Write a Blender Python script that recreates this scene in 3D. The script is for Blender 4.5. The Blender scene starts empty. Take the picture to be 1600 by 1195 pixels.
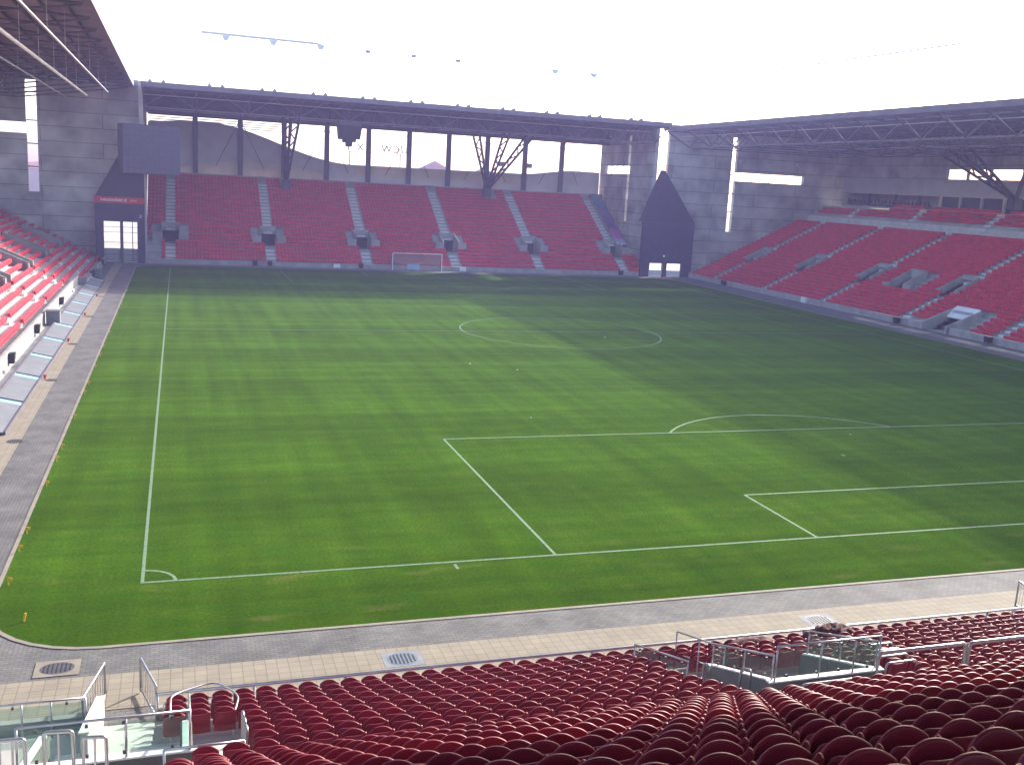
import bpy, bmesh, math, random
import numpy as np
from mathutils import Vector, Matrix
random.seed(7)
S = bpy.context.scene
COL = S.collection
R = math.radians

# ------------------------------------------------------------------ camera, sky, sun, exposure
cam = bpy.data.objects.new('camera', bpy.data.cameras.new('camera'))
COL.objects.link(cam); S.camera = cam
cam.data.sensor_width = 36.0; cam.data.lens = 35.41
cam.data.clip_start = 0.05; cam.data.clip_end = 3000
CAM = np.array([1.2343, -31.9644, 12.9671])
AX = np.array([[0.9501, -0.3073, 0.0539], [0.0091, 0.2000, 0.9798], [0.3118, 0.9304, -0.1928]])  # right, up, forward
m = Matrix.Identity(4)
for i in range(3):
    m[i][0] = AX[0][i]; m[i][1] = AX[1][i]; m[i][2] = -AX[2][i]; m[i][3] = CAM[i]
cam.matrix_world = m

SUN = Vector((1.75, 1.35, 1.0)).normalized()
w = bpy.data.worlds.new('World'); S.world = w; w.use_nodes = True
nt = w.node_tree; bg = nt.nodes['Background']
sky = nt.nodes.new('ShaderNodeTexSky'); sky.sky_type = 'NISHITA'; sky.sun_disc = False
sky.sun_elevation = math.asin(SUN.z); sky.sun_rotation = math.atan2(SUN.x, SUN.y)
sky.air_density = 1.0; sky.dust_density = 2.0; sky.ozone_density = 1.0
nt.links.new(sky.outputs[0], bg.inputs[0]); bg.inputs[1].default_value = 0.15
sl = bpy.data.lights.new('sun', 'SUN'); sl.energy = 3.5; sl.angle = R(1.6); sl.color = (1.0, 0.93, 0.82)
so = bpy.data.objects.new('sun', sl); COL.objects.link(so); so.location = (150, 120, 90)
so.rotation_euler = (-SUN).to_track_quat('-Z', 'Y').to_euler()
S.view_settings.view_transform = 'Standard'; S.view_settings.look = 'None'
S.view_settings.gamma = 1.0; S.view_settings.exposure = 1.68
S.render.engine = 'CYCLES'
S.cycles.use_denoising = True
S.cycles.max_bounces = 8; S.cycles.transparent_max_bounces = 16
S.cycles.volume_bounces = 0
S.cycles.sample_clamp_indirect = 6.0

# ------------------------------------------------------------------ materials
def new_mat(name):
    mt = bpy.data.materials.new(name); mt.use_nodes = True
    return mt, mt.node_tree, mt.node_tree.nodes['Principled BSDF']
def N(t, typ, **k):
    n = t.nodes.new(typ)
    for a, b in k.items(): setattr(n, a, b)
    return n
def pmat(name, c1, c2=None, scale=1.0, rough=0.7, bump=0.0, metal=0.0, stretch=(1, 1, 1), detail=5.0, spec=0.5, lo=0.35, hi=0.65):
    mt, t, b = new_mat(name)
    b.inputs['Roughness'].default_value = rough; b.inputs['Metallic'].default_value = metal
    b.inputs['Specular IOR Level'].default_value = spec
    c2 = c2 or tuple(c * 0.8 for c in c1)
    tc = N(t, 'ShaderNodeTexCoord'); mp = N(t, 'ShaderNodeMapping'); mp.inputs['Scale'].default_value = stretch
    t.links.new(tc.outputs['Object'], mp.inputs[0])
    nz = N(t, 'ShaderNodeTexNoise'); nz.inputs['Scale'].default_value = scale; nz.inputs['Detail'].default_value = detail
    t.links.new(mp.outputs[0], nz.inputs['Vector'])
    rp = N(t, 'ShaderNodeValToRGB'); rp.color_ramp.elements[0].position = lo; rp.color_ramp.elements[1].position = hi
    rp.color_ramp.elements[0].color = (*c2, 1); rp.color_ramp.elements[1].color = (*c1, 1)
    t.links.new(nz.outputs['Fac'], rp.inputs[0]); t.links.new(rp.outputs[0], b.inputs['Base Color'])
    if bump:
        bp = N(t, 'ShaderNodeBump'); bp.inputs['Strength'].default_value = bump; bp.inputs['Distance'].default_value = 0.02
        t.links.new(nz.outputs['Fac'], bp.inputs['Height']); t.links.new(bp.outputs[0], b.inputs['Normal'])
    return mt
def brick_mat(name, c1, c2, mortar, bw, bh, msize, rough=0.8, plane='xy', noise=0.25, nscale=1.5, offset=0.5, bump=0.3):
    mt, t, b = new_mat(name); b.inputs['Roughness'].default_value = rough; b.inputs['Specular IOR Level'].default_value = 0.12
    tc = N(t, 'ShaderNodeTexCoord'); sp = N(t, 'ShaderNodeSeparateXYZ'); cb = N(t, 'ShaderNodeCombineXYZ')
    t.links.new(tc.outputs['Object'], sp.inputs[0])
    if plane == 'xy':
        t.links.new(sp.outputs[0], cb.inputs[0]); t.links.new(sp.outputs[1], cb.inputs[1])
    elif plane == 'yx':
        t.links.new(sp.outputs[1], cb.inputs[0]); t.links.new(sp.outputs[0], cb.inputs[1])
    else:
        ad = N(t, 'ShaderNodeMath', operation='ADD'); t.links.new(sp.outputs[0], ad.inputs[0]); t.links.new(sp.outputs[1], ad.inputs[1])
        t.links.new(ad.outputs[0], cb.inputs[0]); t.links.new(sp.outputs[2], cb.inputs[1])
    br = N(t, 'ShaderNodeTexBrick'); br.offset = offset
    br.inputs['Color1'].default_value = (*c1, 1); br.inputs['Color2'].default_value = (*c2, 1); br.inputs['Mortar'].default_value = (*mortar, 1)
    br.inputs['Scale'].default_value = 1.0; br.inputs['Mortar Size'].default_value = msize
    br.inputs['Brick Width'].default_value = bw; br.inputs['Row Height'].default_value = bh
    t.links.new(cb.outputs[0], br.inputs['Vector'])
    nz = N(t, 'ShaderNodeTexNoise'); nz.inputs['Scale'].default_value = nscale; nz.inputs['Detail'].default_value = 7
    t.links.new(tc.outputs['Object'], nz.inputs['Vector'])
    mr = N(t, 'ShaderNodeMapRange'); mr.inputs['From Min'].default_value = 0.3; mr.inputs['From Max'].default_value = 0.7
    mr.inputs['To Min'].default_value = 1 - noise; mr.inputs['To Max'].default_value = 1 + noise
    t.links.new(nz.outputs['Fac'], mr.inputs[0])
    mx = N(t, 'ShaderNodeVectorMath', operation='SCALE'); t.links.new(br.outputs['Color'], mx.inputs[0]); t.links.new(mr.outputs[0], mx.inputs['Scale'])
    t.links.new(mx.outputs[0], b.inputs['Base Color'])
    bp = N(t, 'ShaderNodeBump'); bp.inputs['Strength'].default_value = bump; bp.inputs['Distance'].default_value = 0.01
    t.links.new(nz.outputs['Fac'], bp.inputs['Height']); t.links.new(bp.outputs[0], b.inputs['Normal'])
    return mt
def glass_mat(name, tint, refl=0.12, dirt=0.12):
    mt, t, b = new_mat(name); out = t.nodes['Material Output']
    tr = N(t, 'ShaderNodeBsdfTransparent'); tr.inputs[0].default_value = (*tint, 1)
    b.inputs['Base Color'].default_value = (0.55, 0.62, 0.58, 1); b.inputs['Roughness'].default_value = 0.12
    nz = N(t, 'ShaderNodeTexNoise'); nz.inputs['Scale'].default_value = 2.5; nz.inputs['Detail'].default_value = 4
    mr = N(t, 'ShaderNodeMapRange'); mr.inputs['To Min'].default_value = dirt * 0.5; mr.inputs['To Max'].default_value = dirt * 1.5 + refl * 0.3
    t.links.new(nz.outputs['Fac'], mr.inputs[0])
    mx = N(t, 'ShaderNodeMixShader'); t.links.new(mr.outputs[0], mx.inputs[0])
    t.links.new(tr.outputs[0], mx.inputs[1]); t.links.new(b.outputs[0], mx.inputs[2]); t.links.new(mx.outputs[0], out.inputs[0])
    return mt

def grass_mat():
    mt, t, b = new_mat('grass'); b.inputs['Roughness'].default_value = 0.85
    b.inputs['Specular IOR Level'].default_value = 0.0
    b.inputs['Sheen Weight'].default_value = 0.24; b.inputs['Sheen Roughness'].default_value = 0.34; b.inputs['Sheen Tint'].default_value = (0.45, 0.85, 0.06, 1)
    tc = N(t, 'ShaderNodeTexCoord')
    def noise(scale, st, det=4):
        mp = N(t, 'ShaderNodeMapping'); mp.inputs['Scale'].default_value = st; t.links.new(tc.outputs['Object'], mp.inputs[0])
        n = N(t, 'ShaderNodeTexNoise'); n.inputs['Scale'].default_value = scale; n.inputs['Detail'].default_value = det
        t.links.new(mp.outputs[0], n.inputs['Vector']); return n.outputs['Fac']
    def rng(src, a, c, lo=0.3, hi=0.7):
        r = N(t, 'ShaderNodeMapRange'); r.inputs[1].default_value = lo; r.inputs[2].default_value = hi
        r.inputs[3].default_value = a; r.inputs[4].default_value = c; t.links.new(src, r.inputs[0]); return r.outputs[0]
    def mul(a, c):
        q = N(t, 'ShaderNodeMath', operation='MULTIPLY'); t.links.new(a, q.inputs[0]); t.links.new(c, q.inputs[1]); return q.outputs[0]
    sp = N(t, 'ShaderNodeSeparateXYZ'); t.links.new(tc.outputs['Object'], sp.inputs[0])
    # mowing bands across the pitch, with wobble
    sn = N(t, 'ShaderNodeMath', operation='MULTIPLY'); t.links.new(sp.outputs[1], sn.inputs[0]); sn.inputs[1].default_value = 2 * math.pi / 11.0
    s2 = N(t, 'ShaderNodeMath', operation='SINE'); t.links.new(sn.outputs[0], s2.inputs[0])
    band = rng(s2.outputs[0], 0.93, 1.07, -0.5, 0.5)
    streak = rng(noise(1.0, (0.015, 0.75, 1)), 0.86, 1.14)
    fine = rng(noise(1.0, (0.9, 0.05, 1)), 0.86, 1.14)
    grain = rng(noise(9.0, (1, 1, 1), 6), 0.78, 1.22)
    grain2 = rng(noise(55.0, (1, 1, 1), 3), 0.80, 1.20)
    blotch = rng(noise(0.25, (1, 1, 1)), 0.93, 1.07)
    k = mul(mul(mul(band, streak), mul(fine, grain)), mul(grain2, blotch))
    c1 = N(t, 'ShaderNodeMixRGB'); c1.inputs[1].default_value = (0.0250, 0.070, 0.0030, 1); c1.inputs[2].default_value = (0.0430, 0.084, 0.0045, 1)
    t.links.new(rng(noise(1.6, (0.35, 1, 1), 6), 0, 1), c1.inputs[0])
    # worn straw-coloured patches, mostly near the end line
    c2 = N(t, 'ShaderNodeMixRGB'); c2.inputs[2].default_value = (0.19, 0.15, 0.06, 1)
    wear = rng(noise(0.7, (0.45, 1.1, 1), 5), 0, 0.55, 0.60, 0.80)
    near = N(t, 'ShaderNodeMapRange'); near.inputs[1].default_value = 5; near.inputs[2].default_value = -3
    near.inputs[3].default_value = 0.12; near.inputs[4].default_value = 1.0; t.links.new(sp.outputs[1], near.inputs[0])
    t.links.new(mul(wear, near.outputs[0]), c2.inputs[0]); t.links.new(c1.outputs[0], c2.inputs[1])
    sc = N(t, 'ShaderNodeVectorMath', operation='SCALE'); t.links.new(c2.outputs[0], sc.inputs[0]); t.links.new(k, sc.inputs['Scale'])
    t.links.new(sc.outputs[0], b.inputs['Base Color'])
    kk = N(t, 'ShaderNodeMath', operation='POWER'); t.links.new(k, kk.inputs[0]); kk.inputs[1].default_value = 1.5
    sw = N(t, 'ShaderNodeMath', operation='MULTIPLY'); t.links.new(kk.outputs[0], sw.inputs[0]); sw.inputs[1].default_value = 0.10
    t.links.new(sw.outputs[0], b.inputs['Sheen Weight'])
    bp = N(t, 'ShaderNodeBump'); bp.inputs['Strength'].default_value = 0.6; bp.inputs['Distance'].default_value = 0.03
    t.links.new(noise(40.0, (1, 1, 1), 4), bp.inputs['Height']); t.links.new(bp.outputs[0], b.inputs['Normal'])
    return mt
def plastic_mat(name, c, rough=0.38):
    mt, t, b = new_mat(name); b.inputs['Roughness'].default_value = rough
    oi = N(t, 'ShaderNodeTexCoord'); nz = N(t, 'ShaderNodeTexNoise'); nz.inputs['Scale'].default_value = 1.3; nz.inputs['Detail'].default_value = 6
    geo = N(t, 'ShaderNodeNewGeometry'); t.links.new(geo.outputs['Position'], nz.inputs['Vector'])
    rp = N(t, 'ShaderNodeMapRange'); rp.inputs[1].default_value = 0.3; rp.inputs[2].default_value = 0.7
    rp.inputs[3].default_value = 0.78; rp.inputs[4].default_value = 1.2; t.links.new(nz.outputs['Fac'], rp.inputs[0])
    sc = N(t, 'ShaderNodeVectorMath', operation='SCALE'); sc.inputs[0].default_value = c; t.links.new(rp.outputs[0], sc.inputs['Scale'])
    t.links.new(sc.outputs[0], b.inputs['Base Color']); b.inputs['Specular IOR Level'].default_value = 0.35
    r2 = N(t, 'ShaderNodeMapRange'); r2.inputs[3].default_value = rough - 0.08; r2.inputs[4].default_value = rough + 0.15
    t.links.new(nz.outputs['Fac'], r2.inputs[0]); t.links.new(r2.outputs[0], b.inputs['Roughness'])
    return mt
def banner_mat():
    mt, t, b = new_mat('banner_cloth'); b.inputs['Roughness'].default_value = 0.8
    geo = N(t, 'ShaderNodeNewGeometry'); sp = N(t, 'ShaderNodeSeparateXYZ'); t.links.new(geo.outputs['Position'], sp.inputs[0])
    mr = N(t, 'ShaderNodeMapRange'); mr.inputs[1].default_value = 117.5; mr.inputs[2].default_value = 131.0; t.links.new(sp.outputs[1], mr.inputs[0])
    nz = N(t, 'ShaderNodeTexNoise'); nz.inputs['Scale'].default_value = 1.1; t.links.new(geo.outputs['Position'], nz.inputs['Vector'])
    ad = N(t, 'ShaderNodeMath', operation='MULTIPLY_ADD'); ad.inputs[1].default_value = 0.16; t.links.new(nz.outputs['Fac'], ad.inputs[0])
    sb = N(t, 'ShaderNodeMath', operation='SUBTRACT'); t.links.new(mr.outputs[0], ad.inputs[2]); t.links.new(ad.outputs[0], sb.inputs[0]); sb.inputs[1].default_value = 0.08
    rp = N(t, 'ShaderNodeValToRGB'); e = rp.color_ramp
    cols = [(0.0, (0.5, 0.5, 0.55)), (0.08, (0.30, 0.33, 0.48)), (0.14, (0.45, 0.10, 0.33)), (0.25, (0.36, 0.08, 0.30)), (0.32, (0.09, 0.06, 0.17)),
            (0.5, (0.10, 0.10, 0.24)), (0.62, (0.16, 0.13, 0.26)), (0.72, (0.07, 0.16, 0.27)), (0.85, (0.08, 0.26, 0.37)), (1.0, (0.17, 0.24, 0.33))]
    while len(e.elements) < len(cols): e.elements.new(0.5)
    for el, (p, c) in zip(e.elements, cols): el.position = p; el.color = (*c, 1)
    t.links.new(sb.outputs[0], rp.inputs[0]); t.links.new(rp.outputs[0], b.inputs['Base Color'])
    return mt

def poly_mat(name, tr):
    mt, t, b = new_mat(name); out = t.nodes['Material Output']
    a = N(t, 'ShaderNodeBsdfTransparent'); a.inputs[0].default_value = (1, 1, 1, 1)
    b.inputs['Base Color'].default_value = (0.14, 0.125, 0.15, 1); b.inputs['Roughness'].default_value = 0.6
    mx = N(t, 'ShaderNodeMixShader'); mx.inputs[0].default_value = 1 - math.sqrt(tr)
    t.links.new(a.outputs[0], mx.inputs[1]); t.links.new(b.outputs[0], mx.inputs[2]); t.links.new(mx.outputs[0], out.inputs[0]); return mt
M = {}
M['sun_dimmer'] = poly_mat('sun_dimming_sheet', 0.34)  # part see-through tone, added to dim sun through the right wall slit
M['poly1'] = poly_mat('soft_shadow_roof_edge', 0.66); M['poly4'] = poly_mat('soft_shadow_roof_clear', 0.46); M['poly2'] = poly_mat('soft_shadow_roof_mid', 0.30); M['poly3'] = poly_mat('soft_shadow_roof_dense', 0.14)  # see-through sheets graded in to soften the right roof's shadow on the grass
M['grass'] = grass_mat()
M['line'] = pmat('chalk_line', (0.125, 0.215, 0.125), (0.06, 0.125, 0.045), 6, 0.9, lo=0.30, hi=0.5)
M['ground'] = pmat('dusty_ground', (0.50, 0.44, 0.37), (0.36, 0.32, 0.27), 0.08, 0.95)
M['paver'] = brick_mat('grey_pavers', (0.175, 0.170, 0.163), (0.130, 0.133, 0.137), (0.105, 0.10, 0.096), 0.24, 0.12, 0.012, noise=0.22, nscale=0.8)
M['paver_y'] = brick_mat('grey_pavers_side', (0.165, 0.160, 0.155), (0.130, 0.130, 0.134), (0.105, 0.10, 0.096), 0.24, 0.12, 0.012, plane='yx', noise=0.22, nscale=0.8)
M['tan'] = brick_mat('tan_tiles', (0.29, 0.255, 0.200), (0.26, 0.23, 0.185), (0.19, 0.165, 0.13), 0.30, 0.30, 0.012, noise=0.10, nscale=1.3, offset=0)
M['kerb'] = pmat('kerb_stone', (0.26, 0.225, 0.18), (0.20, 0.175, 0.145), 2, 0.85)
M['concrete'] = pmat('concrete', (0.37, 0.36, 0.34), (0.27, 0.26, 0.25), 0.8, 0.85, bump=0.2)
M['concrete_dark'] = pmat('shaded_concrete', (0.17, 0.165, 0.155), (0.12, 0.117, 0.11), 1.2, 0.9, bump=0.2)  # darker copy of concrete, painting shade onto the near exit walls and landing
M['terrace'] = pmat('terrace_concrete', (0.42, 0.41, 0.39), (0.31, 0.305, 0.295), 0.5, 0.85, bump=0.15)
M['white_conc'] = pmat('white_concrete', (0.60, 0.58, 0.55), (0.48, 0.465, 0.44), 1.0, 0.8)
M['step'] = pmat('step_edge', (0.74, 0.72, 0.68), (0.62, 0.60, 0.57), 1.5, 0.8)
M['formwork'] = brick_mat('formwork_concrete', (0.42, 0.41, 0.40), (0.36, 0.355, 0.345), (0.20, 0.195, 0.19), 15.0, 1.9, 0.06, plane='z', noise=0.38, nscale=0.35, offset=0.5)
M['grey_panel'] = pmat('grey_cladding', (0.34, 0.34, 0.37), (0.29, 0.29, 0.32), 0.6, 0.6)
M['screen_panel'] = pmat('pale_screen_cladding', (0.52, 0.51, 0.55), (0.45, 0.44, 0.48), 0.5, 0.6)
M['tan_panel'] = pmat('tan_glow_and_emblem', (0.62, 0.52, 0.43), (0.50, 0.43, 0.38), 0.5, 0.7)  # painted warm glow on the far screen; also the sign emblem's tan
M['roof'] = pmat('roof_sheet', (0.19, 0.16, 0.20), (0.14, 0.12, 0.155), 0.5, 0.6, stretch=(1, 1, 1))
M['steel'] = pmat('painted_steel', (0.14, 0.125, 0.155), (0.11, 0.10, 0.125), 1.0, 0.65, spec=0.25)
M['steel_light'] = pmat('light_steel', (0.40, 0.39, 0.42), (0.32, 0.31, 0.34), 1.0, 0.45)
M['steel_mid'] = pmat('mid_steel', (0.26, 0.25, 0.28), (0.21, 0.20, 0.23), 1.0, 0.8, spec=0.2)
M['dark_steel'] = pmat('dark_steel', (0.09, 0.085, 0.10), (0.065, 0.06, 0.075), 1.0, 0.55)
M['white_paint'] = pmat('white_paint', (0.80, 0.80, 0.80), (0.70, 0.70, 0.70), 1.0, 0.4)
M['navy'] = pmat('navy_cladding', (0.050, 0.052, 0.095), (0.040, 0.042, 0.080), 1.0, 0.55)
M['navy_roof'] = pmat('navy_roof_sheet', (0.042, 0.040, 0.070), (0.034, 0.032, 0.058), 0.8, 0.6)
M['red_sign'] = pmat('red_sign_paint', (0.55, 0.02, 0.035), (0.47, 0.018, 0.03), 1.0, 0.4)
M['yellow'] = pmat('yellow_paint', (0.75, 0.48, 0.03), (0.62, 0.40, 0.02), 2.0, 0.5)
M['score'] = brick_mat('scoreboard_tiles', (0.15, 0.145, 0.185), (0.14, 0.135, 0.175), (0.11, 0.105, 0.14), 0.8, 0.8, 0.02, plane='z', noise=0.06, nscale=2.0, offset=0)
M['dark'] = pmat('opening_shade', (0.025, 0.024, 0.03), (0.018, 0.017, 0.02), 1.0, 0.8)  # near-black paint standing for shade inside doorways, tunnel and drain slots
M['black'] = pmat('black_plastic', (0.016, 0.016, 0.018), (0.011, 0.011, 0.012), 3.0, 0.5)
M['rail'] = pmat('galvanised_rail', (0.44, 0.44, 0.47), (0.35, 0.35, 0.38), 4.0, 0.36, metal=0.75)
M['grate'] = pmat('cast_iron', (0.12, 0.12, 0.14), (0.08, 0.08, 0.095), 6, 0.55, metal=0.3)
M['glass'] = glass_mat('balustrade_glass', (0.80, 0.90, 0.86), 0.08, 0.08)
M['window'] = pmat('dark_window', (0.05, 0.055, 0.07), (0.035, 0.04, 0.05), 0.4, 0.15)
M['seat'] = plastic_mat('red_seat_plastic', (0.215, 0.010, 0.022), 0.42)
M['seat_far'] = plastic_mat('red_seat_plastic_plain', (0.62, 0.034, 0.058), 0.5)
M['blue_strip'] = pmat('pale_blue_board', (0.30, 0.50, 0.62), (0.25, 0.44, 0.57), 1.0, 0.5)
M['board'] = pmat('grey_board', (0.18, 0.19, 0.215), (0.15, 0.16, 0.18), 1.2, 0.6)
M['net'] = glass_mat('goal_net', (0.72, 0.68, 0.72), 0.0, 0.35)
M['banner'] = banner_mat()
M['pink_house'] = pmat('far_house_wall', (0.55, 0.44, 0.40), (0.45, 0.36, 0.33), 0.2, 0.9)
M['pink_roof'] = pmat('far_house_roof', (0.40, 0.20, 0.19), (0.34, 0.17, 0.16), 0.4, 0.9)
M['dark_cloth'] = pmat('dark_red_cloth', (0.10, 0.012, 0.018), (0.045, 0.008, 0.012), 9, 0.85, bump=0.6)
M['hydrant'] = pmat('red_hydrant_paint', (0.6, 0.05, 0.05), (0.5, 0.04, 0.04), 3, 0.45)

# ------------------------------------------------------------------ mesh builder
class MB:
    def __init__(self): self.v = []; self.f = []
    def add(self, vs, fs):
        n = len(self.v); self.v += [tuple(p) for p in vs]; self.f += [tuple(n + i for i in q) for q in fs]; return self
    def box(self, x0, x1, y0, y1, z0, z1, P=None):
        vs = [(x, y, z) for z in (z0, z1) for y in (y0, y1) for x in (x0, x1)]
        if P: vs = [P(*p) for p in vs]
        return self.add(vs, [(0, 2, 3, 1), (4, 5, 7, 6), (0, 1, 5, 4), (2, 6, 7, 3), (0, 4, 6, 2), (1, 3, 7, 5)])
    def hexa(self, vs): # bottom 4 then top 4, same winding
        return self.add(vs, [(3, 2, 1, 0), (4, 5, 6, 7), (0, 1, 5, 4), (1, 2, 6, 5), (2, 3, 7, 6), (3, 0, 4, 7)])
    def prism(self, poly, d): # planar polygon extruded by vector d
        n = len(poly); a = [Vector(p) for p in poly]; b = [p + Vector(d) for p in a]
        fs = [tuple(range(n - 1, -1, -1)), tuple(range(n, 2 * n))] + [(i, (i + 1) % n, n + (i + 1) % n, n + i) for i in range(n)]
        return self.add(a + b, fs)
    def quad(self, *p): return self.add(p, [tuple(range(len(p)))])
    def tube(self, pts, r, n=6, closed=False):
        pts = [Vector(p) for p in pts]; rings = []
        for i, p in enumerate(pts):
            a = pts[max(i - 1, 0)]; b = pts[min(i + 1, len(pts) - 1)]
            d = (b - a).normalized(); u = d.cross(Vector((0, 0, 1)))
            if u.length < 1e-3: u = d.cross(Vector((0, 1, 0)))
            u.normalize(); q = u.cross(d)
            rings.append([p + u * r * math.cos(2 * math.pi * k / n) + q * r * math.sin(2 * math.pi * k / n) for k in range(n)])
        vs = [v for rg in rings for v in rg]; fs = []
        for i in range(len(pts) - 1):
            for k in range(n):
                fs.append((i * n + k, i * n + (k + 1) % n, (i + 1) * n + (k + 1) % n, (i + 1) * n + k))
        fs.append(tuple(range(n - 1, -1, -1))); e = (len(pts) - 1) * n; fs.append(tuple(range(e, e + n)))
        return self.add(vs, fs)
    def disc(self, c, rx, ry, n=24):
        return self.add([(c[0] + rx * math.cos(2 * math.pi * k / n), c[1] + ry * math.sin(2 * math.pi * k / n), c[2]) for k in range(n)], [tuple(range(n))])
    def build(self, name, mat, parent=None, smooth=False, fix=True, **tags):
        me = bpy.data.meshes.new(name); me.from_pydata(self.v, [], self.f)
        if fix and len(self.f) < 60000:
            bm = bmesh.new(); bm.from_mesh(me); bmesh.ops.recalc_face_normals(bm, faces=bm.faces); bm.to_mesh(me); bm.free()
        me.materials.append(M[mat] if isinstance(mat, str) else mat)
        if smooth: me.polygons.foreach_set('use_smooth', [True] * len(me.polygons))
        o = bpy.data.objects.new(name, me); COL.objects.link(o)
        if parent: o.parent = parent; o.matrix_parent_inverse = parent.matrix_world.inverted()
        return tag(o, **tags)
def tag(o, label=None, cat=None, group=None, kind=None):
    if label: o['label'] = label
    if cat: o['category'] = cat
    if group: o['group'] = group
    if kind: o['kind'] = kind
    return o
def thing(name, loc, label, cat, group=None, rz=0.0, kind=None):
    o = bpy.data.objects.new(name, None); COL.objects.link(o); o.location = loc; o.rotation_euler.z = rz
    o.empty_display_size = 0.3
    o.matrix_world = Matrix.Translation(loc) @ Matrix.Rotation(rz, 4, 'Z')
    return tag(o, label, cat, group, kind)
def rnd(pts, r=0.12, k=4): # round the corners of a polyline
    pts = [Vector(p) for p in pts]; out = [pts[0]]
    for i in range(1, len(pts) - 1):
        a = (pts[i - 1] - pts[i]); b = (pts[i + 1] - pts[i]); rr = min(r, a.length * 0.45, b.length * 0.45)
        p0 = pts[i] + a.normalized() * rr; p1 = pts[i] + b.normalized() * rr
        for j in range(k + 1):
            s = j / k; out.append(p0 * (1 - s) ** 2 + pts[i] * 2 * s * (1 - s) + p1 * s * s)
    return out + [pts[-1]]

# ------------------------------------------------------------------ ground, pitch, paving
L, W = 106.3, 68.24
GX0, GX1, GY0, GY1 = -4.1, 72.4, -4.35, 108.0
MB().quad((-420, -160, -0.03), (520, -160, -0.03), (520, 620, -0.03), (-420, 620, -0.03)).build('ground', 'ground', label='pale dusty open ground around and beyond the stadium', cat='ground', kind='structure')
def rrect(x0, x1, y0, y1, r, n=8):
    out = []
    for cx, cy, a in ((x1 - r, y1 - r, 0), (x0 + r, y1 - r, 90), (x0 + r, y0 + r, 180), (x1 - r, y0 + r, 270)):
        out += [(cx + r * math.cos(R(a + 90 * k / n)), cy + r * math.sin(R(a + 90 * k / n))) for k in range(n + 1)]
    return out
def ring(mb, outer, inner, z):
    n = len(outer); mb.add([(*p, z) for p in outer] + [(*p, z) for p in inner], [(i, (i + 1) % n, n + (i + 1) % n, n + i) for i in range(n)])
MB().add([(*p, 0.0) for p in rrect(GX0, GX1, GY0, GY1, 3.2)], [tuple(range(36))]).build('pitch_lawn', 'grass', label='mown green grass football pitch with faint mowing bands', cat='grass pitch', kind='structure')
mb = MB(); ring(mb, rrect(GX0 - 0.14, GX1 + 0.14, GY0 - 0.14, GY1 + 0.14, 3.34), rrect(GX0, GX1, GY0, GY1, 3.2), 0.012)
mb.build('kerb', 'kerb', label='thin beige kerb with rounded corners edging the grass pitch', cat='kerb', kind='structure')
mb = MB(); mb.box(-12, 90, -17, GY0 - 0.0, -0.022, -0.008)
mb.build('pavement_near', 'paver', label='grey block paving between the grass and the near seats', cat='pavement', kind='structure')
mb = MB(); mb.box(-8.25, 0, GY0, 112.5, -0.022, -0.009)
mb.build('pavement_left', 'paver_y', label='grey block paving along the left touchline', cat='pavement', kind='structure')
mb = MB(); mb.box(0, 79, 100, 112.5, -0.022, -0.0085); mb.box(60, 79.0, GY0, 100, -0.022, -0.0085)
mb.build('pavement_far', 'paver', label='shaded grey paving along the far and right edges of the pitch', cat='pavement', kind='structure')
mb = MB(); mb.box(-7.0, 80, -7.9, -6.05, -0.01, 0.006); mb.box(-6.95, -5.95, -6.05, 111.0, -0.01, 0.006)
mb.box(-6.95, 79, 110.0, 111.0, -0.01, 0.006)
mb.build('tiled_path', 'tan', label='pale tan tiled strip running around the grey paving', cat='path', kind='structure')
mb = MB(); mb.box(-10.6, -8.25, 12, 112.0, -0.02, 0.012)
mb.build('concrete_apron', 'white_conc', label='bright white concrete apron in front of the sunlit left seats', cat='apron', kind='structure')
# pitch markings
mb = MB(); z = 0.005; lw = 0.11
def hl(y, x0, x1): mb.quad((x0, y - lw / 2, z), (x1, y - lw / 2, z), (x1, y + lw / 2, z), (x0, y + lw / 2, z))
def vl(x, y0, y1): mb.quad((x - lw / 2, y0, z + .0006), (x + lw / 2, y0, z + .0006), (x + lw / 2, y1, z + .0006), (x - lw / 2, y1, z + .0006))
def arc(cx, cy, r, a0, a1, n):
    for k in range(n):
        p = []
        for rr, a in ((r - lw / 2, k), (r + lw / 2, k), (r + lw / 2, k + 1), (r - lw / 2, k + 1)):
            t = R(a0 + (a1 - a0) * a / n); p.append((cx + rr * math.cos(t), cy + rr * math.sin(t), z + .0012))
        mb.quad(*p)
h = W / 2
for y, s in ((0, 1), (L, -1)):
    hl(y, -lw / 2, W + lw / 2); hl(y + s * 16.5, h - 20.16, h + 20.16); hl(y + s * 5.5, h - 9.16, h + 9.16)
    for x, d in ((h - 20.16, 16.5), (h + 20.16, 16.5), (h - 9.16, 5.5), (h + 9.16, 5.5)): vl(x, min(y, y + s * d), max(y, y + s * d))
    a = math.degrees(math.asin(5.5 / 9.15)); c = y + s * 11
    if s > 0: arc(h, c, 9.15, a, 180 - a, 32)
    else: arc(h, c, 9.15, -a, -180 + a, 32)
    arc(h, c, 0.06, 0, 360, 10)
    vl(10.15, y - s * 0.45 - .22, y - s * 0.45 + .22)
for x, y, a in ((0, 0, 0), (W, 0, 90), (W, L, 180), (0, L, 270)): arc(x, y, 1.0, a, a + 90, 10)
hl(L / 2, 0, W); arc(h, L / 2, 9.15, 0, 360, 72); arc(h, L / 2, 0.10, 0, 360, 12)
vl(0, 0, L); vl(W, 0, L)
mb.build('pitch_markings', 'line', fix=False, label='faded white lines marking out the football pitch', cat='pitch markings', kind='structure')

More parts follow.
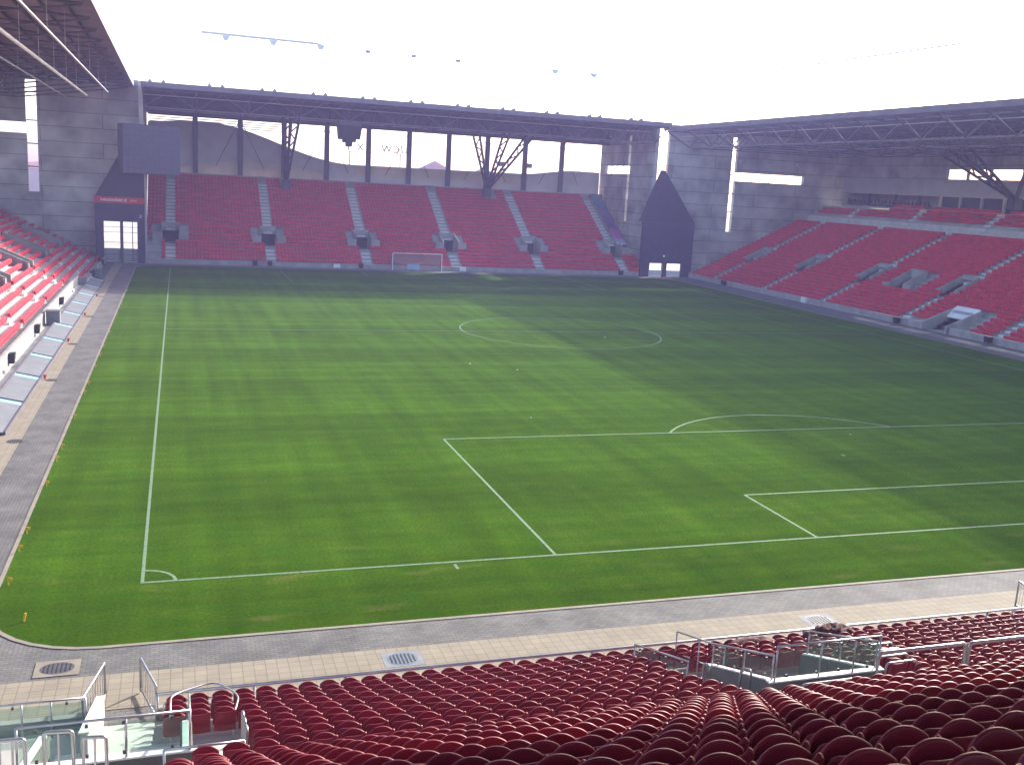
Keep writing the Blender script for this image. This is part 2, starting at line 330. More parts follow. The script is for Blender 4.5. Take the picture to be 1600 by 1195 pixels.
# ------------------------------------------------------------------ stands
SEATS = []   # (x, y, z, heading) heading = direction the sitter faces, kind
def slots(a, b, holes):
    segs = [(a, b)]
    for h0, h1 in holes:
        nxt = []
        for s0, s1 in segs:
            if h1 <= s0 or h0 >= s1: nxt.append((s0, s1)); continue
            if h0 > s0: nxt.append((s0, h0))
            if h1 < s1: nxt.append((h1, s1))
        segs = nxt
    return segs
def place_seats(P, face, a, b, t, z, holes, kind, pitch=0.5, arr=SEATS):
    for s0, s1 in slots(a, b, holes):
        n = int((s1 - s0 + 1e-6) / pitch)
        if n < 1: continue
        off = (s1 - s0 - n * pitch) / 2
        for k in range(n):
            x, y, zz = P(s0 + off + (k + 0.5) * pitch, t, z); arr.append((x, y, zz, face, kind))
class Stand:
    """rows of concrete steps: s along the stand, t backwards from the pitch"""
    def __init__(self, P, face, kind): self.P = P; self.face = face; self.kind = kind; self.steps = MB()
    def rows(self, n, t0, d, z0, rise, a, b, seat_off, holes=(), cuts=(), noseat=False):
        for i in range(n):
            ta = t0 + i * d; z = z0 + i * rise
            cut = [(c[0], c[1]) for c in cuts if c[2] <= i <= c[3]]
            for s0, s1 in slots(a, b, cut): self.steps.box(s0, s1, ta, ta + d + 0.02, z - rise - 0.12, z, self.P)
            hs = [(q[0], q[1]) for q in holes if q[2] <= i <= q[3]] + cut
            if not noseat: place_seats(self.P, self.face, a, b, ta + seat_off, z, hs, self.kind)
def aisle_steps(mb, P, s, hw, n, t0, d, z0, rise, i0=0):
    for i in range(i0, n):
        mb.box(s - hw, s + hw, t0 + i * d - 0.46, t0 + i * d + 0.04, z0 + i * rise - rise - .06, z0 + (i - 0.5) * rise + .01, P)
        mb.box(s - hw + .02, s + hw - .02, t0 + i * d + 0.0, t0 + i * d + 0.10, z0 + i * rise - 0.06, z0 + i * rise + 0.012, P)

def vomitory(P, s, t_a, t_b, zf, zt_a, zt_b, root, hw=1.15, wing=0.0, pale='concrete'):
    """sunken exit: two side walls whose tops follow the slope, a lintel at the back and a dark doorway"""
    o = MB().box(s - hw, s + hw, t_a - .2, t_b, zf - .25, zf, P).build('vomitory', 'concrete', root)
    for q in (-1, 1):
        s0, s1 = (s + q * hw, s + q * (hw + 0.18))
        mb = MB(); mb.hexa([P(s0, t_a, zf - .5), P(s1, t_a, zf - .5), P(s1, t_b, zf - .5), P(s0, t_b, zf - .5), P(s0, t_a, zt_a), P(s1, t_a, zt_a), P(s1, t_b, zt_b), P(s0, t_b, zt_b)])
        if wing:
            a0, a1 = sorted((s + q * (hw + .18), s + q * (hw + .18 + wing))); mb.box(a0, a1, t_a + .02, t_a + .2, zf - .3, zt_a - .05, P)
        mb.build('side_wall', pale, o)
    MB().box(s - hw, s + hw, t_b - 0.25, t_b, zf + 2.0 if zt_b - zf > 2.4 else zt_b - .5, zt_b, P).build('lintel', pale, o)
    MB().box(s - hw, s + hw, t_b + .02, t_b + .12, zf - .3, zt_b - .02, P).build('doorway', 'dark', o)  # solid panel painted dark as the shade inside the exit
    return o

# --- far stand -----------------------------------------------------------------------------
FP = lambda s, t, z: (s, 112.0 + t, z)
far = thing('grandstand', (34, 112, 0), 'shaded far grandstand with five broad blocks of red seats behind the far goal', 'grandstand')
fs = Stand(FP, (0, -1), 'far'); AF = (0.0, 13.3, 26.8, 40.0, 53.2, 67.1)
F0, FZ, FD, FR = 0.0, 0.35, 0.8, 0.467
hol = [(a - .62, a + .62, 0, 30) for a in AF] + [(a - 2.25, a + 2.25, 5, 8) for a in AF] + [(67.8, 70.6, 5, 22)]
hol += [(-3.2, -1.2, 0, 5), (49.0, 50.6, 21, 24), (16.0, 17.6, 22, 24)]
fs.rows(24, F0, FD, FZ, FR, -3.2, 70.5, 0.6, hol, [(a - 1.15, a + 1.15, 5, 8) for a in AF])
fs.steps.build('terrace', 'terrace', far)
mb = MB(); mb.box(-3.2, 70.5, -0.75, -0.55, 0, 0.62, FP); mb.box(-3.2, 70.5, -0.6, .0, -.02, 0.06, FP); mb.build('front_wall', 'concrete', far)
for a in AF:
    mb = MB(); aisle_steps(mb, FP, a, 0.62, 5, F0, FD, FZ, FR); mb.build('aisle_steps', 'step', far); mb = MB(); aisle_steps(mb, FP, a, 0.62, 24, F0, FD, FZ, FR, 9); mb.build('aisle_steps', 'step', far)
    vomitory(FP, a, 5 * FD - .1, 9 * FD, FZ + 4.4 * FR, FZ + 7.6 * FR, FZ + 10.2 * FR, far, 1.1, 1.05)
mb = MB(); mb.box(-3.2, 70.5, 19.2, 19.6, 9.5, 12.0, FP); mb.build('back_kerb', 'concrete', far)
# --- wavy back screen of the far stand
mb = MB(); pts = []
def wave(x):
    if x < 5: return 19.3 + 0.5 * math.sin((x + 3) / 8 * math.pi / 2)
    if x < 28: u = (x - 5) / 23; return 19.8 - 5.2 * (0.5 - 0.5 * math.cos(math.pi * u ** 0.95))
    if x < 56: return 14.6 + (x - 28) * .006
    if x < 66: return 14.77 + 0.95 * (0.5 - 0.5 * math.cos(math.pi * (x - 56) / 10))
    return 15.72
xs = np.linspace(-3.2, 70.5, 90)
poly = [(x, 133.2, 11.2) for x in (70.5, -3.2)] + [(float(x), 133.2, wave(float(x))) for x in xs]
scr = mb.prism(poly, (0, 0.25, 0)).build('back_screen', 'screen_panel', label='wavy grey screen wall rising to the left behind the far seats', cat='screen wall')
MB().prism([(x, 133.1, 11.25) for x in (28, -3.2)] + [(float(x), 133.1, 11.3 + 2.9 * max(0.0, math.sin((x + 3.2) / 31.2 * math.pi)) ** .8) for x in np.linspace(-3.2, 28, 30)], (0, 0.09, 0)).build('tan_panel', 'tan_panel', scr)  # tan patch paints a warm glow low on the screen
MB().prism([(56, 133.1, 13.0), (28, 133.1, 13.0), (28, 133.1, 14.45), (56, 133.1, 14.6)], (0, 0.09, 0)).build('tan_panel', 'tan_panel', scr)  # second tan patch for the same painted glow
mb = MB()
for k in range(7): mb.box(-3, 16.5, 133.3, 133.5, 19.0 + k * .33, 19.12 + k * .33)
mb.build('louvre', 'steel_light', scr)
# --- right stand ---------------------------------------------------------------------------
RP = lambda s, t, z: (78.6 + t, s, z)
rst = thing('grandstand', (78.6, 60, 0), 'shaded right grandstand with long red seat blocks and a glazed box level on top', 'grandstand')
rs = Stand(RP, (-1, 0), 'right'); AR = (105.5, 91.5, 77.6, 62.4, 48.0, 33.6)
RD, RR, RZ = 0.79, 0.389, 0.12; RY0, RY1 = 26.0, 112.9
hol = [(a - .6, a + .6, 0, 30) for a in AR] + [(a - 1.35, a + 1.9, 8, 12) for a in AR] + [(67.4, 73.0, 7, 11), (52.0, 57.8, 0, 4), (58.8, 62, 0, 0)]
rs.rows(24, 0, RD, RZ, RR, RY0, RY1, 0.6, hol, [(a - 1.15, a + 1.15, 8, 11) for a in AR] + [(53.6, 57.0, 0, 3), (69.0, 71.4, 7, 10)])
rt = 24 * RD; rz = RZ + 24 * RR
mb = rs.steps; mb.box(RY0, RY1, rt, rt + 2.0, rz - 0.5, rz, RP)
for i in range(4): mb.box(RY0, RY1, rt + 2.2 + i * .8, rt + 3.02 + i * .8, rz + .6 + i * .5, rz + 1.35 + i * .5, RP)
for i in range(4):
    hs = [(a - .7, a + .7) for a in (102.5, 88.5, 74.0, 59.5, 45.0)] + ([(RY0, 80)] if i > 3 else []) + ([(96, 113)] if i > 1 else [])
    place_seats(RP, (-1, 0), RY0, RY1 - 1.5, rt + 2.85 + i * .8, rz + 1.35 + i * .5, hs, 'right')
mb.build('terrace', 'terrace', rst)
MB().box(RY0, RY1, rt + 2.0, rt + 2.18, rz - .4, rz + 1.15, RP).build('walkway_wall', 'white_conc', rst)
mb = MB(); mb.box(RY0, 53, -1.1, -0.75, 0, 0.72, RP); mb.box(57.2, RY1, -1.1, -0.75, 0, 0.72, RP); mb.box(RY0, RY1, -.75, .02, -.02, .05, RP)
mb.build('front_wall', 'concrete', rst)
for k, a in enumerate(AR):
    mb = MB(); aisle_steps(mb, RP, a, 0.6, 8, 0, RD, RZ, RR); mb.build('aisle_steps', 'step', rst); mb = MB(); aisle_steps(mb, RP, a, 0.6, 24, 0, RD, RZ, RR, 12); mb.build('aisle_steps', 'step', rst)
    vomitory(RP, a, 8 * RD - .1, 12 * RD, RZ + 7.2 * RR, RZ + 9.6 * RR, RZ + 13.6 * RR, rst, 1.15, .5)
for a in (102.5, 88.5, 74.0, 59.5, 45.0):
    mb = MB(); aisle_steps(mb, RP, a, 0.6, 4, rt + 2.2, .8, rz + 1.35, .5); mb.build('aisle_steps', 'step', rst)
vomitory(RP, 70.2, 7 * RD - .1, 11 * RD, RZ + 5.8 * RR, RZ + 9.2 * RR, RZ + 13.6 * RR, rst, 1.2, 1.2, 'concrete')
# players' tunnel at the front
tun = MB().box(53.55, 57.0, 2.9, 3.0, -0.02, 1.9, RP).build('tunnel', 'dark', rst)  # dark panel painted as the shade inside the tunnel
for s0, s1 in ((53.3, 53.55), (57.0, 57.25)):
    mb = MB(); mb.prism([RP(s0, -1.2, 0), RP(s0, 4 * RD, 0), RP(s0, 4 * RD, RZ + 6 * RR), RP(s0, -1.2, 0.8)], (0, s1 - s0, 0)); mb.build('side_wall', 'concrete', tun)
MB().hexa([RP(53.5, 1.9, 1.35), RP(57.0, 1.9, 1.35), RP(57.0, 3.1, 2.45), RP(53.5, 3.1, 2.45), RP(53.5, 1.9, 1.5), RP(57.0, 1.9, 1.5), RP(57.0, 3.1, 2.6), RP(53.5, 3.1, 2.6)]).build('sign_roof', 'white_paint', tun)
mb = MB()
for k in range(9): mb.hexa([RP(53.9 + k * .33, 2.3, 1.9), RP(54.1 + k * .33 + .02 * (k % 3), 2.3, 1.9), RP(54.1 + k * .33 + .02 * (k % 3), 2.6, 2.17), RP(53.9 + k * .33, 2.6, 2.17), RP(53.9 + k * .33, 2.27, 1.91), RP(54.1 + k * .33, 2.27, 1.91), RP(54.1 + k * .33, 2.57, 2.18), RP(53.9 + k * .33, 2.57, 2.18)])
mb.build('lettering', 'grey_panel', tun)
# box level on top of the right stand
box = thing('hospitality_box', (106, 70, 12.6), 'long grey hospitality level above the top red seats of the right stand', 'box level')
MB().box(106.0, 106.5, RY0, 117, 14.55, 17.0).build('fascia', 'grey_panel', box)
MB().box(107.0, 107.4, RY0, 117, 22.4, 23.32).build('upper_wall_head', 'formwork', box)
MB().box(106.0, 112, RY0, 117, 12.3, 12.6).build('floor_slab', 'concrete', box)
MB().box(106.2, 112, RY0, 117, 16.7, 16.95).build('ceiling_slab', 'grey_panel', box)
MB().box(111.6, 111.9, 92.2, 117, 12.6, 16.7).build('back_wall', 'white_conc', box)
for k in range(16):
    y = 91.6 - k * 4.1
    MB().box(107.6, 107.7, y - 3.9, y - .15, 12.6, 14.6).build('window', 'window', box)
    MB().box(107.2, 107.7, y - .15, y + .15, 12.6, 14.6).build('mullion', 'steel_light' if k % 3 else 'white_conc', box)
for y in (98, 103.5, 110): MB().box(108.8, 109.1, y - .2, y + .2, 12.6, 14.6).build('post', 'dark_steel', box)
for y0, y1 in ((92, 117),): MB().box(107.4, 107.5, y0, y1, 12.6, 12.9).build('counter', 'steel', box)
mb = MB(); mb.box(107.0, 107.4, 90.6, 117, 17.0, 22.4); mb.box(107.0, 107.4, RY0, 90.6, 18.45, 22.4)
for y in (86.5, 82.2, 76.4, 70.5, 66.6, 61, 55, 48, 40): mb.box(107.05, 107.3, y - .18, y + .18, 16.9, 18.5)
mb.build('upper_wall', 'formwork', box)
MB().box(107.15, 107.19, RY0, 90.6, 17.0, 18.45).build('sun_dimmer_pane', 'sun_dimmer', box)  # pane added across the open slit to weaken the sun coming through
# chairs along the counter, dark silhouettes
for k in range(26):
    y = 93.2 + k * .88; mb = MB(); mb.box(106.7, 107.1, y - .2, y + .2, 13.0, 13.06); mb.box(106.66, 106.7, y - .2, y + .2, 13.06, 13.62); mb.tube([(106.9, y, 12.6), (106.9, y, 13.0)], .03)
    mb.build('bar_chair', 'black', label='small black chair in the row along the counter of the box level', cat='chair', group='black chairs in the box level')
# --- left stand ----------------------------------------------------------------------------
LP = lambda s, t, z: (-8.4 - t, s, z)
lst = thing('grandstand', (-8.4, 60, 0), 'sunlit left grandstand with bright red seat rows on pale steps', 'grandstand')
ls = Stand(LP, (1, 0), 'left'); AL = (104.6, 90.4, 76.4, 62.4, 48.4, 34.4, 20.4)
LD, LR, LZ = 0.86, 0.42, 0.16
hol = [(a - .55, a + .55, 0, 30) for a in AL] + [(a - 1.4, a + 1.4, 5, 9) for a in AL]
hol += [(12, 82.5, 0, 0)]
ls.rows(18, 0, LD, LZ, LR, 12, 112.6, 0.62, hol, [(a - 1.1, a + 1.1, 5, 9) for a in AL])
ls.steps.build('terrace', 'white_conc', lst)  # whiter concrete than the other terraces, painting sunlight onto the treads
mb = MB(); mb.box(82.6, 112.6, -0.3, -0.1, 0, 0.75, LP); mb.box(12, 82.6, LD - .3, LD - .1, 0, 1.15, LP); mb.box(82.4, 82.6, -.3, LD, 0, 1.0, LP); mb.build('front_wall', 'concrete', lst)
for a in AL:
    mb = MB(); aisle_steps(mb, LP, a, 0.55, 5, 0, LD, LZ, LR); mb.build('aisle_steps', 'step', lst); mb = MB(); aisle_steps(mb, LP, a, 0.55, 18, 0, LD, LZ, LR, 10); mb.build('aisle_steps', 'step', lst)
    vomitory(LP, a, 5 * LD - .1, 10 * LD, LZ + 4.2 * LR, LZ + 6.8 * LR, LZ + 11.4 * LR, lst, 1.1, .4, 'concrete')

# --- near stand ----------------------------------------------------------------------------
NP = lambda s, t, z: (s, -t, z)
nst = thing('grandstand', (14, -9, 0), 'near stand of dark red folding seats dropping away from the viewer', 'grandstand')
ns = Stand(NP, (0, 1), 'near')
VX = (-0.05, 14.4, 28.6)
N0, ND, NZ, NR = 8.9, 0.8, 0.12, 0.30
cuts = [(v - 1.2, v + 1.2, 5, 9) for v in VX]
hol = [(v - 1.5, v + 1.5, 4, 9) for v in VX[1:]] + [(-30, 0.70, 0, 9), (0.7, 2.25, 4, 7), (12.35, 13.3, 1, 4), (11.95, 13.2, 4, 8), (27.9, 29.3, 0, 9)]
ns.rows(9, N0, ND, NZ, NR, -13, 44, 0.6, hol, cuts)
U0, UR, UZ = 16.5, 0.444, 3.08
ns.rows(18, U0, ND, UZ, UR, -13, 44, 0.6, [(-30, 0.75, 0, 30)], [])
mb = ns.steps; mb.box(-13, 44, N0 + 9 * ND, U0 + .02, 1.6, 2.58, NP)
mb.build('terrace', 'terrace', nst)
mb = MB(); mb.box(-13, -0.9, 8.55, 8.75, 0, 0.35, NP); mb.box(0.62, 27.4, 8.55, 8.75, 0, 0.35, NP); mb.box(28.9, 44, 8.55, 8.75, 0, .35, NP); mb.build('front_wall', 'concrete', nst)
mb = MB(); aisle_steps(mb, NP, -0.05, 0.62, 6, N0, ND, NZ, NR); mb.build('aisle_steps', 'step', nst)
mb = MB(); aisle_steps(mb, NP, -0.9, 1.4, 18, U0, ND, UZ, UR); mb.build('aisle_steps', 'step', nst)
mb = MB(); aisle_steps(mb, NP, 1.75, 0.5, 9, N0, ND, NZ, NR, 5); mb.build('aisle_steps', 'step', nst)
for v in VX:
    vr = MB().box(v - 1.42, v + 1.42, 15.0, 15.14, 2.2, 2.94, NP).build('vomitory', 'concrete_dark', nst)
    for q in (-1, 1):
        a, b = sorted((v + q * 1.2, v + q * 1.42))
        o = MB(); o.hexa([NP(a, 12.5, -.1), NP(b, 12.5, -.1), NP(b, 15.0, -.1), NP(a, 15.0, -.1), NP(a, 12.5, 2.05), NP(b, 12.5, 2.05), NP(b, 15.0, 2.92), NP(a, 15.0, 2.92)]).build('side_wall', 'concrete_dark', vr)
    o = vr
    MB().box(v - 1.45, v + 1.45, 14.995, 15.145, 2.942, 2.975, NP).build('coping', 'white_paint', o)
    for q in (-1, 1):
        a, b = sorted((v + q * 1.24, v + q * 1.38))
        mb = MB(); mb.hexa([NP(a, 12.5, 2.052), NP(b, 12.5, 2.052), NP(b, 14.96, 2.918), NP(a, 14.96, 2.918), NP(a, 12.5, 2.085), NP(b, 12.5, 2.085), NP(b, 14.96, 2.95), NP(a, 14.96, 2.95)])
        mb.build('coping', 'white_paint', o)
    MB().box(v - 1.2, v + 1.2, 12.3, 16.4, 0.2, 0.6, NP).build('landing', 'concrete_dark', o)
    MB().box(v - 1.2, v + 1.2, 15.9, 16.4, .6, 2.6, NP).build('doorway', 'dark', o)  # dark block painted as the shade under the upper tier

mb = MB()
for k in range(9): mb.box(-1.2, 1.15, 12.15 + .31 * k, 12.15 + .31 * (k + 1) + .005, .61, 1.42 - .088 * k, NP)
mb.build('stairs', 'step', nst)
# ------------------------------------------------------------------ seats
def loft(cols, cap=True):
    n = len(cols[0]); vs = [p for c in cols for p in c]; fs = []
    for i in range(len(cols) - 1):
        for k in range(n): fs.append((i * n + k, (i + 1) * n + k, (i + 1) * n + (k + 1) % n, i * n + (k + 1) % n))
    fs.append(tuple(range(n))); e = (len(cols) - 1) * n; fs.append(tuple(range(e + n - 1, e - 1, -1)))
    return vs, fs
def sm(x): x = max(0.0, min(1.0, x)); return x * x * (3 - 2 * x)
def back_geo(nc=13):
    cols = []
    for i in range(nc):
        s = -1 + 2 * i / (nc - 1); x = 0.222 * s + .006; bow = -0.034 * (1 - s * s)
        zt = 0.848 + 0.052 * sm((s - .55) / .35) - 0.025 * sm((s - .9) / .1) - 0.10 * sm((-s - .76) / .24)
        th = 0.016 + 0.016 * sm((s - .62) / .38); zb = 0.40; y = bow - 0.02
        cols.append([(x, y - th + .05, zb), (x, y - th, zb + .2), (x, y - th, zt - .022), (x, y - th * .45, zt - .004), (x, y + th * .45, zt), (x, y + th, zt - .022), (x, y + th + .05, zb + .1), (x, y + th + .05, zb)])
    return loft(cols)
def pan_geo(nc=13):
    cols = []
    for i in range(nc):
        s = -1 + 2 * i / (nc - 1); x = 0.208 * s; bow = 0.034 * (1 - s * s)
        zt = 0.905 - 0.075 * abs(s) ** 2.2; zb = 0.37 + .04 * s * s; th = 0.020; y = 0.068 + bow
        cols.append([(x, y - th + .03, zb), (x, y - th, zb + .2), (x, y - th - .01, zt - .02), (x, y - th * .4 - .01, zt - .003), (x, y + th * .4 - .008, zt), (x, y + th - .008, zt - .02), (x, y + th + .02, zb + .22), (x, y + th + .03, zb)])
    return loft(cols)
def bracket_geo():
    mb = MB(); mb.box(-.03, .03, -.10, .02, 0.0, 0.42); mb.box(-.2, .2, -.02, .03, .36, .40); mb.box(-.06, .06, -.12, .08, 0, .025); return mb.v, mb.f
def low_geo():
    mb = MB()
    mb.hexa([(-.23, -.05, .40), (.23, -.05, .40), (.23, .0, .40), (-.23, .0, .40), (-.19, -.13, .74), (.19, -.13, .74), (.20, -.09, .75), (-.20, -.09, .75)])
    mb.hexa([(-.236, .02, .30), (.236, .02, .30), (.236, .10, .34), (-.236, .10, .34), (-.215, .03, .71), (.215, .03, .71), (.22, .11, .66), (-.22, .11, .66)])
    return mb.v, mb.f
def geo_mesh(name, g, mat):
    me = bpy.data.meshes.new(name); me.from_pydata(g[0], [], g[1])
    bm = bmesh.new(); bm.from_mesh(me); bmesh.ops.recalc_face_normals(bm, faces=bm.faces); bm.to_mesh(me); bm.free()
    me.materials.append(M[mat]); me.polygons.foreach_set('use_smooth', [True] * len(me.polygons)); return me
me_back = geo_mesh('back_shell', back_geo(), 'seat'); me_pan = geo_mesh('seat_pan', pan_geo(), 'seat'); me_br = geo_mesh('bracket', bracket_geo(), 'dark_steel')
def project(p):
    d = AX @ (np.array(p) - CAM); return 800 + 1573.8 * d[0] / d[2], 597.5 - 1573.8 * d[1] / d[2], d[2]
near, rest = [], []
for s in SEATS:
    u, v, dep = project((s[0], s[1], s[2] + .8))
    if s[4] == 'near':
        if dep < 0.6 or u < -260 or u > 1900 or v > 1420: continue
        u2, v2, d2 = project((s[0], s[1], s[2] + .85)); inview = -20 < u2 < 1620 and v2 < 1200
        (near if inview else rest).append((dep, s))
    else: rest.append((dep, s))
near.sort(key=lambda q: q[0]); rest += near[300:]; near = near[:300]
NTH = ['first', 'second', 'third', 'fourth', 'fifth', 'sixth', 'seventh', 'eighth', 'ninth', 'tenth']
ORD = ['lowest', 'second', 'third', 'fourth', 'fifth', 'sixth', 'seventh', 'eighth', 'ninth', 'tenth', 'eleventh', 'twelfth', 'thirteenth', 'fourteenth', 'fifteenth', 'sixteenth', 'seventeenth', 'topmost']
for dep, (x, y, z, f, k) in near:
    t = -y
    if t > U0: i = int(round((t - .6 - U0) / ND)); lab = 'dark red folded plastic seat in the %s row of the steep near tier, counting upwards' % ORD[i]; g = 'folded red seats of the steep near tier, row %d' % (i + 1)
    else: i = int(round((t - .6 - N0) / ND)); lab = 'dark red folded plastic seat in the %s row of the gentle near tier, counting upwards' % ORD[i]; g = 'folded red seats of the gentle near tier, row %d' % (i + 1)
    o = bpy.data.objects.new('stadium_seat', None); COL.objects.link(o); o.empty_display_size = .1
    o.location = (x + random.uniform(-.006, .006), y + random.uniform(-.01, .01), z); o.rotation_euler = (random.uniform(-.012, .012), 0, random.uniform(-.02, .02))
    tag(o, lab, 'seat', g)
    for nm, me in (('back_shell', me_back), ('seat_pan', me_pan), ('bracket', me_br)):
        c = bpy.data.objects.new(nm, me); COL.objects.link(c); c.parent = o
        if nm == 'seat_pan': c.rotation_euler.x = random.uniform(-.03, .03)
def join_seats(items):
    hi = [back_geo(9), pan_geo(9)]
    hv = np.array(hi[0][0] + hi[1][0]); off = len(hi[0][0]); hf = hi[0][1] + [tuple(i + off for i in q) for q in hi[1][1]]
    lv, lf = low_geo(); lv = np.array(lv)
    V, F, n = [], [], 0
    for dep, (x, y, z, f, k) in items:
        tv, tf = (hv, hf) if k == 'near' else (lv, lf)
        fx, fy = f; a = random.uniform(-.02, .02)
        c = fy; s_ = -fx   # rotate local +y onto f
        jx, jy = random.uniform(-.01, .01), random.uniform(-.012, .012)
        P = np.empty_like(tv); P[:, 0] = tv[:, 0] * c - tv[:, 1] * s_ + x + jx; P[:, 1] = tv[:, 0] * s_ + tv[:, 1] * c + y + jy; P[:, 2] = tv[:, 2] + z
        V.append(P); F += [tuple(i + n for i in q) for q in tf]; n += len(tv)
    me = bpy.data.meshes.new('stadium_seats'); me.from_pydata(np.concatenate(V).tolist(), [], F)
    nh = sum(1 for d, s in items if s[4] == 'near')
    bm = bmesh.new(); bm.from_mesh(me); bmesh.ops.recalc_face_normals(bm, faces=bm.faces); bm.to_mesh(me); bm.free()
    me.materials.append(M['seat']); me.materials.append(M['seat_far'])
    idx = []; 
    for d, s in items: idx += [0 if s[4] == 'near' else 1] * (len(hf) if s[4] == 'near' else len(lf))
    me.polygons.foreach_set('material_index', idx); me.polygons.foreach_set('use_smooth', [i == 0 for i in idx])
    o = bpy.data.objects.new('stadium_seats', me); COL.objects.link(o)
    tag(o, 'thousands of red folding seats filling the far, left and right stands and the lower near rows', 'seats', kind='stuff')
join_seats(rest)

# ------------------------------------------------------------------ corner walls with light slits
def wall_panels(name, axis, c0, c1, a0, a1, z0, z1, vs, hz, label, door=(0, 0, 0, 0)):
    """wall from a0..a1 along the axis, with a vertical slit vs=(a,a,z,z) and a horizontal slit hz=(a,a,z,z) left open"""
    mb = MB()
    def bx(p, q, zz0, zz1):
        if q - p < 1e-3 or zz1 - zz0 < 1e-3: return
        if axis == 'x': mb.box(p, q, c0, c1, zz0, zz1)
        else: mb.box(c0, c1, p, q, zz0, zz1)
    cutsA = sorted({c for c in (a0, a1, vs[0], vs[1], hz[0], hz[1], door[0], door[1]) if a0 <= c <= a1}); cutsZ = sorted({c for c in (z0, z1, vs[2], vs[3], hz[2], hz[3], door[2], door[3]) if z0 <= c <= z1})
    # merge per column to avoid needless seams
    for p, q in zip(cutsA, cutsA[1:]):
        mid = (p + q) / 2; run = None
        for r0, r1 in zip(cutsZ, cutsZ[1:]):
            zm = (r0 + r1) / 2
            hole = (vs[0] < mid < vs[1] and vs[2] < zm < vs[3]) or (hz[0] < mid < hz[1] and hz[2] < zm < hz[3]) or (door[0] < mid < door[1] and door[2] < zm < door[3])
            if hole:
                if run: bx(p, q, *run); run = None
            else: run = (run[0], r1) if run else (r0, r1)
        if run: bx(p, q, *run)
    o = mb.build(name, 'formwork', label=label, cat='wall')
    # bars across the slits
    mb = MB()
    mid = (c0 + c1) / 2
    for zz in (vs[2] + 3.1, vs[2] + 6.0, vs[2] + 8.9, vs[3] - 1.6):
        if axis == 'x': mb.box(vs[0], vs[1], mid - .05, mid + .05, zz, zz + .14)
        else: mb.box(mid - .05, mid + .05, vs[0], vs[1], zz, zz + .14)
    n = 3
    for k in range(1, n + 1):
        a = hz[0] + (hz[1] - hz[0]) * k / (n + 1)
        if axis == 'x': mb.box(a - .05, a + .05, mid - .05, mid + .05, hz[2], hz[3])
        else: mb.box(mid - .05, mid + .05, a - .05, a + .05, hz[2], hz[3])
    mb.build('slit_bar', 'dark_steel', o)
    return o
wall_panels('concrete_wall', 'x', 113.2, 113.9, 73.5, 112, 0, 23.3, (84.65, 85.6, 7.3, 22.1), (85.6, 98.2, 15.35, 16.7), 'board-marked concrete end wall of the right stand with a cross-shaped light slit', (73.5, 77.7, 0, 4.2))  # opening cut taller than the gate, unseen behind it, to let sun through
wall_panels('concrete_wall', 'y', 70.9, 71.5, 112.75, 134, 0, 23.3, (121.6, 122.5, 8.0, 21.7), (122.5, 132.0, 15.6, 16.9), 'concrete wall with slits closing the right end of the far stand')
wall_panels('concrete_wall', 'x', 113.2, 113.9, -44, -3.7, 0, 23.6, (-17.3, -16.0, 8.7, 22.7), (-30, -17.3, 16.0, 17.4), 'concrete end wall of the sunlit left stand with a cross-shaped light slit', (-8.6, -3.9, 0, 5.6))
wall_panels('concrete_wall', 'y', -3.95, -3.35, 114.0, 134, 0, 23.6, (121.6, 122.5, 8.0, 21.7), (122.5, 132.0, 15.6, 16.9), 'concrete wall closing the left end of the far stand behind the scoreboard')
MB().tube([(-3.05, 111.4, 0), (-3.05, 111.4, 12.0)], 0.14, 8).build('corner_post', 'steel_light', label='slim pale post beside the navy gatehouse under the scoreboard', cat='post')
MB().box(-3.75, -3.2, 112.2, 113.2, 12, 23.2).build('lit_wall_end', 'white_conc', label='upper end of the left corner wall, painted pale for sunlight', cat='pier')  # paler concrete paints the sun on the end of the wall

# ------------------------------------------------------------------ gatehouses
def gate_box(root, x0, x1, y0, y1, zt, d0, d1, zd, col='navy'):
    mb = MB(); mb.box(x0, d0, y0, y1, 0, zt); mb.box(d1, x1, y0, y1, 0, zt); mb.box(d0, d1, y0, y1, zd, zt)
    mb.build('body', col, root)
g1 = thing('gatehouse', (-6.2, 111.5, 0), 'navy gatehouse with a red sign band below the scoreboard', 'gatehouse')
gate_box(g1, -9.3, -3.2, 111.5, 113.0, 8.45, -8.35, -4.1, 5.35)
MB().add([(-9.3, 111.45, 8.46), (-3.2, 111.45, 8.46), (-3.2, 113.1, 8.46), (-9.3, 113.1, 8.46), (-5.1, 112.7, 16.2), (-3.3, 112.7, 16.2), (-3.3, 113.1, 16.2), (-5.1, 113.1, 16.2)],
         [(0, 1, 5, 4), (1, 2, 6, 5), (2, 3, 7, 6), (3, 0, 4, 7), (4, 5, 6, 7), (3, 2, 1, 0)]).build('roof', 'navy_roof', g1)
sg = MB().box(-9.35, -3.15, 111.38, 111.5, 7.72, 8.55).build('sign_band', 'red_sign', g1)
mb = MB(); x = -8.55
for k in range(22):
    wd = (.06, .09, .05, .11)[k % 4]; hh = (.30, .22, .26, .22, .30)[k % 5]
    mb.box(x, x + wd, 111.355, 111.382, 7.98, 7.98 + hh)
    if k % 3 == 0: mb.box(x, x + wd + .06, 111.355, 111.382, 8.0 + hh, 8.06 + hh)
    x += wd + .045
mb.build('lettering', 'white_paint', sg)
mb = MB(); mb.disc((0, 0, 0), .0, .0, 3); mb = MB()
mb.prism([(-5.55 + .2 * math.cos(R(72 * k + 90)) * (1 if k % 1 == 0 else .5), 111.382, 8.12 + .27 * math.sin(R(72 * k + 90))) for k in range(5)], (0, -.03, 0)); mb.build('emblem', 'tan_panel', sg)
mb = MB(); x = -4.95
for k in range(6): mb.box(x, x + .08, 111.355, 111.382, 7.98, 8.24 + .04 * (k % 2)); x += .14
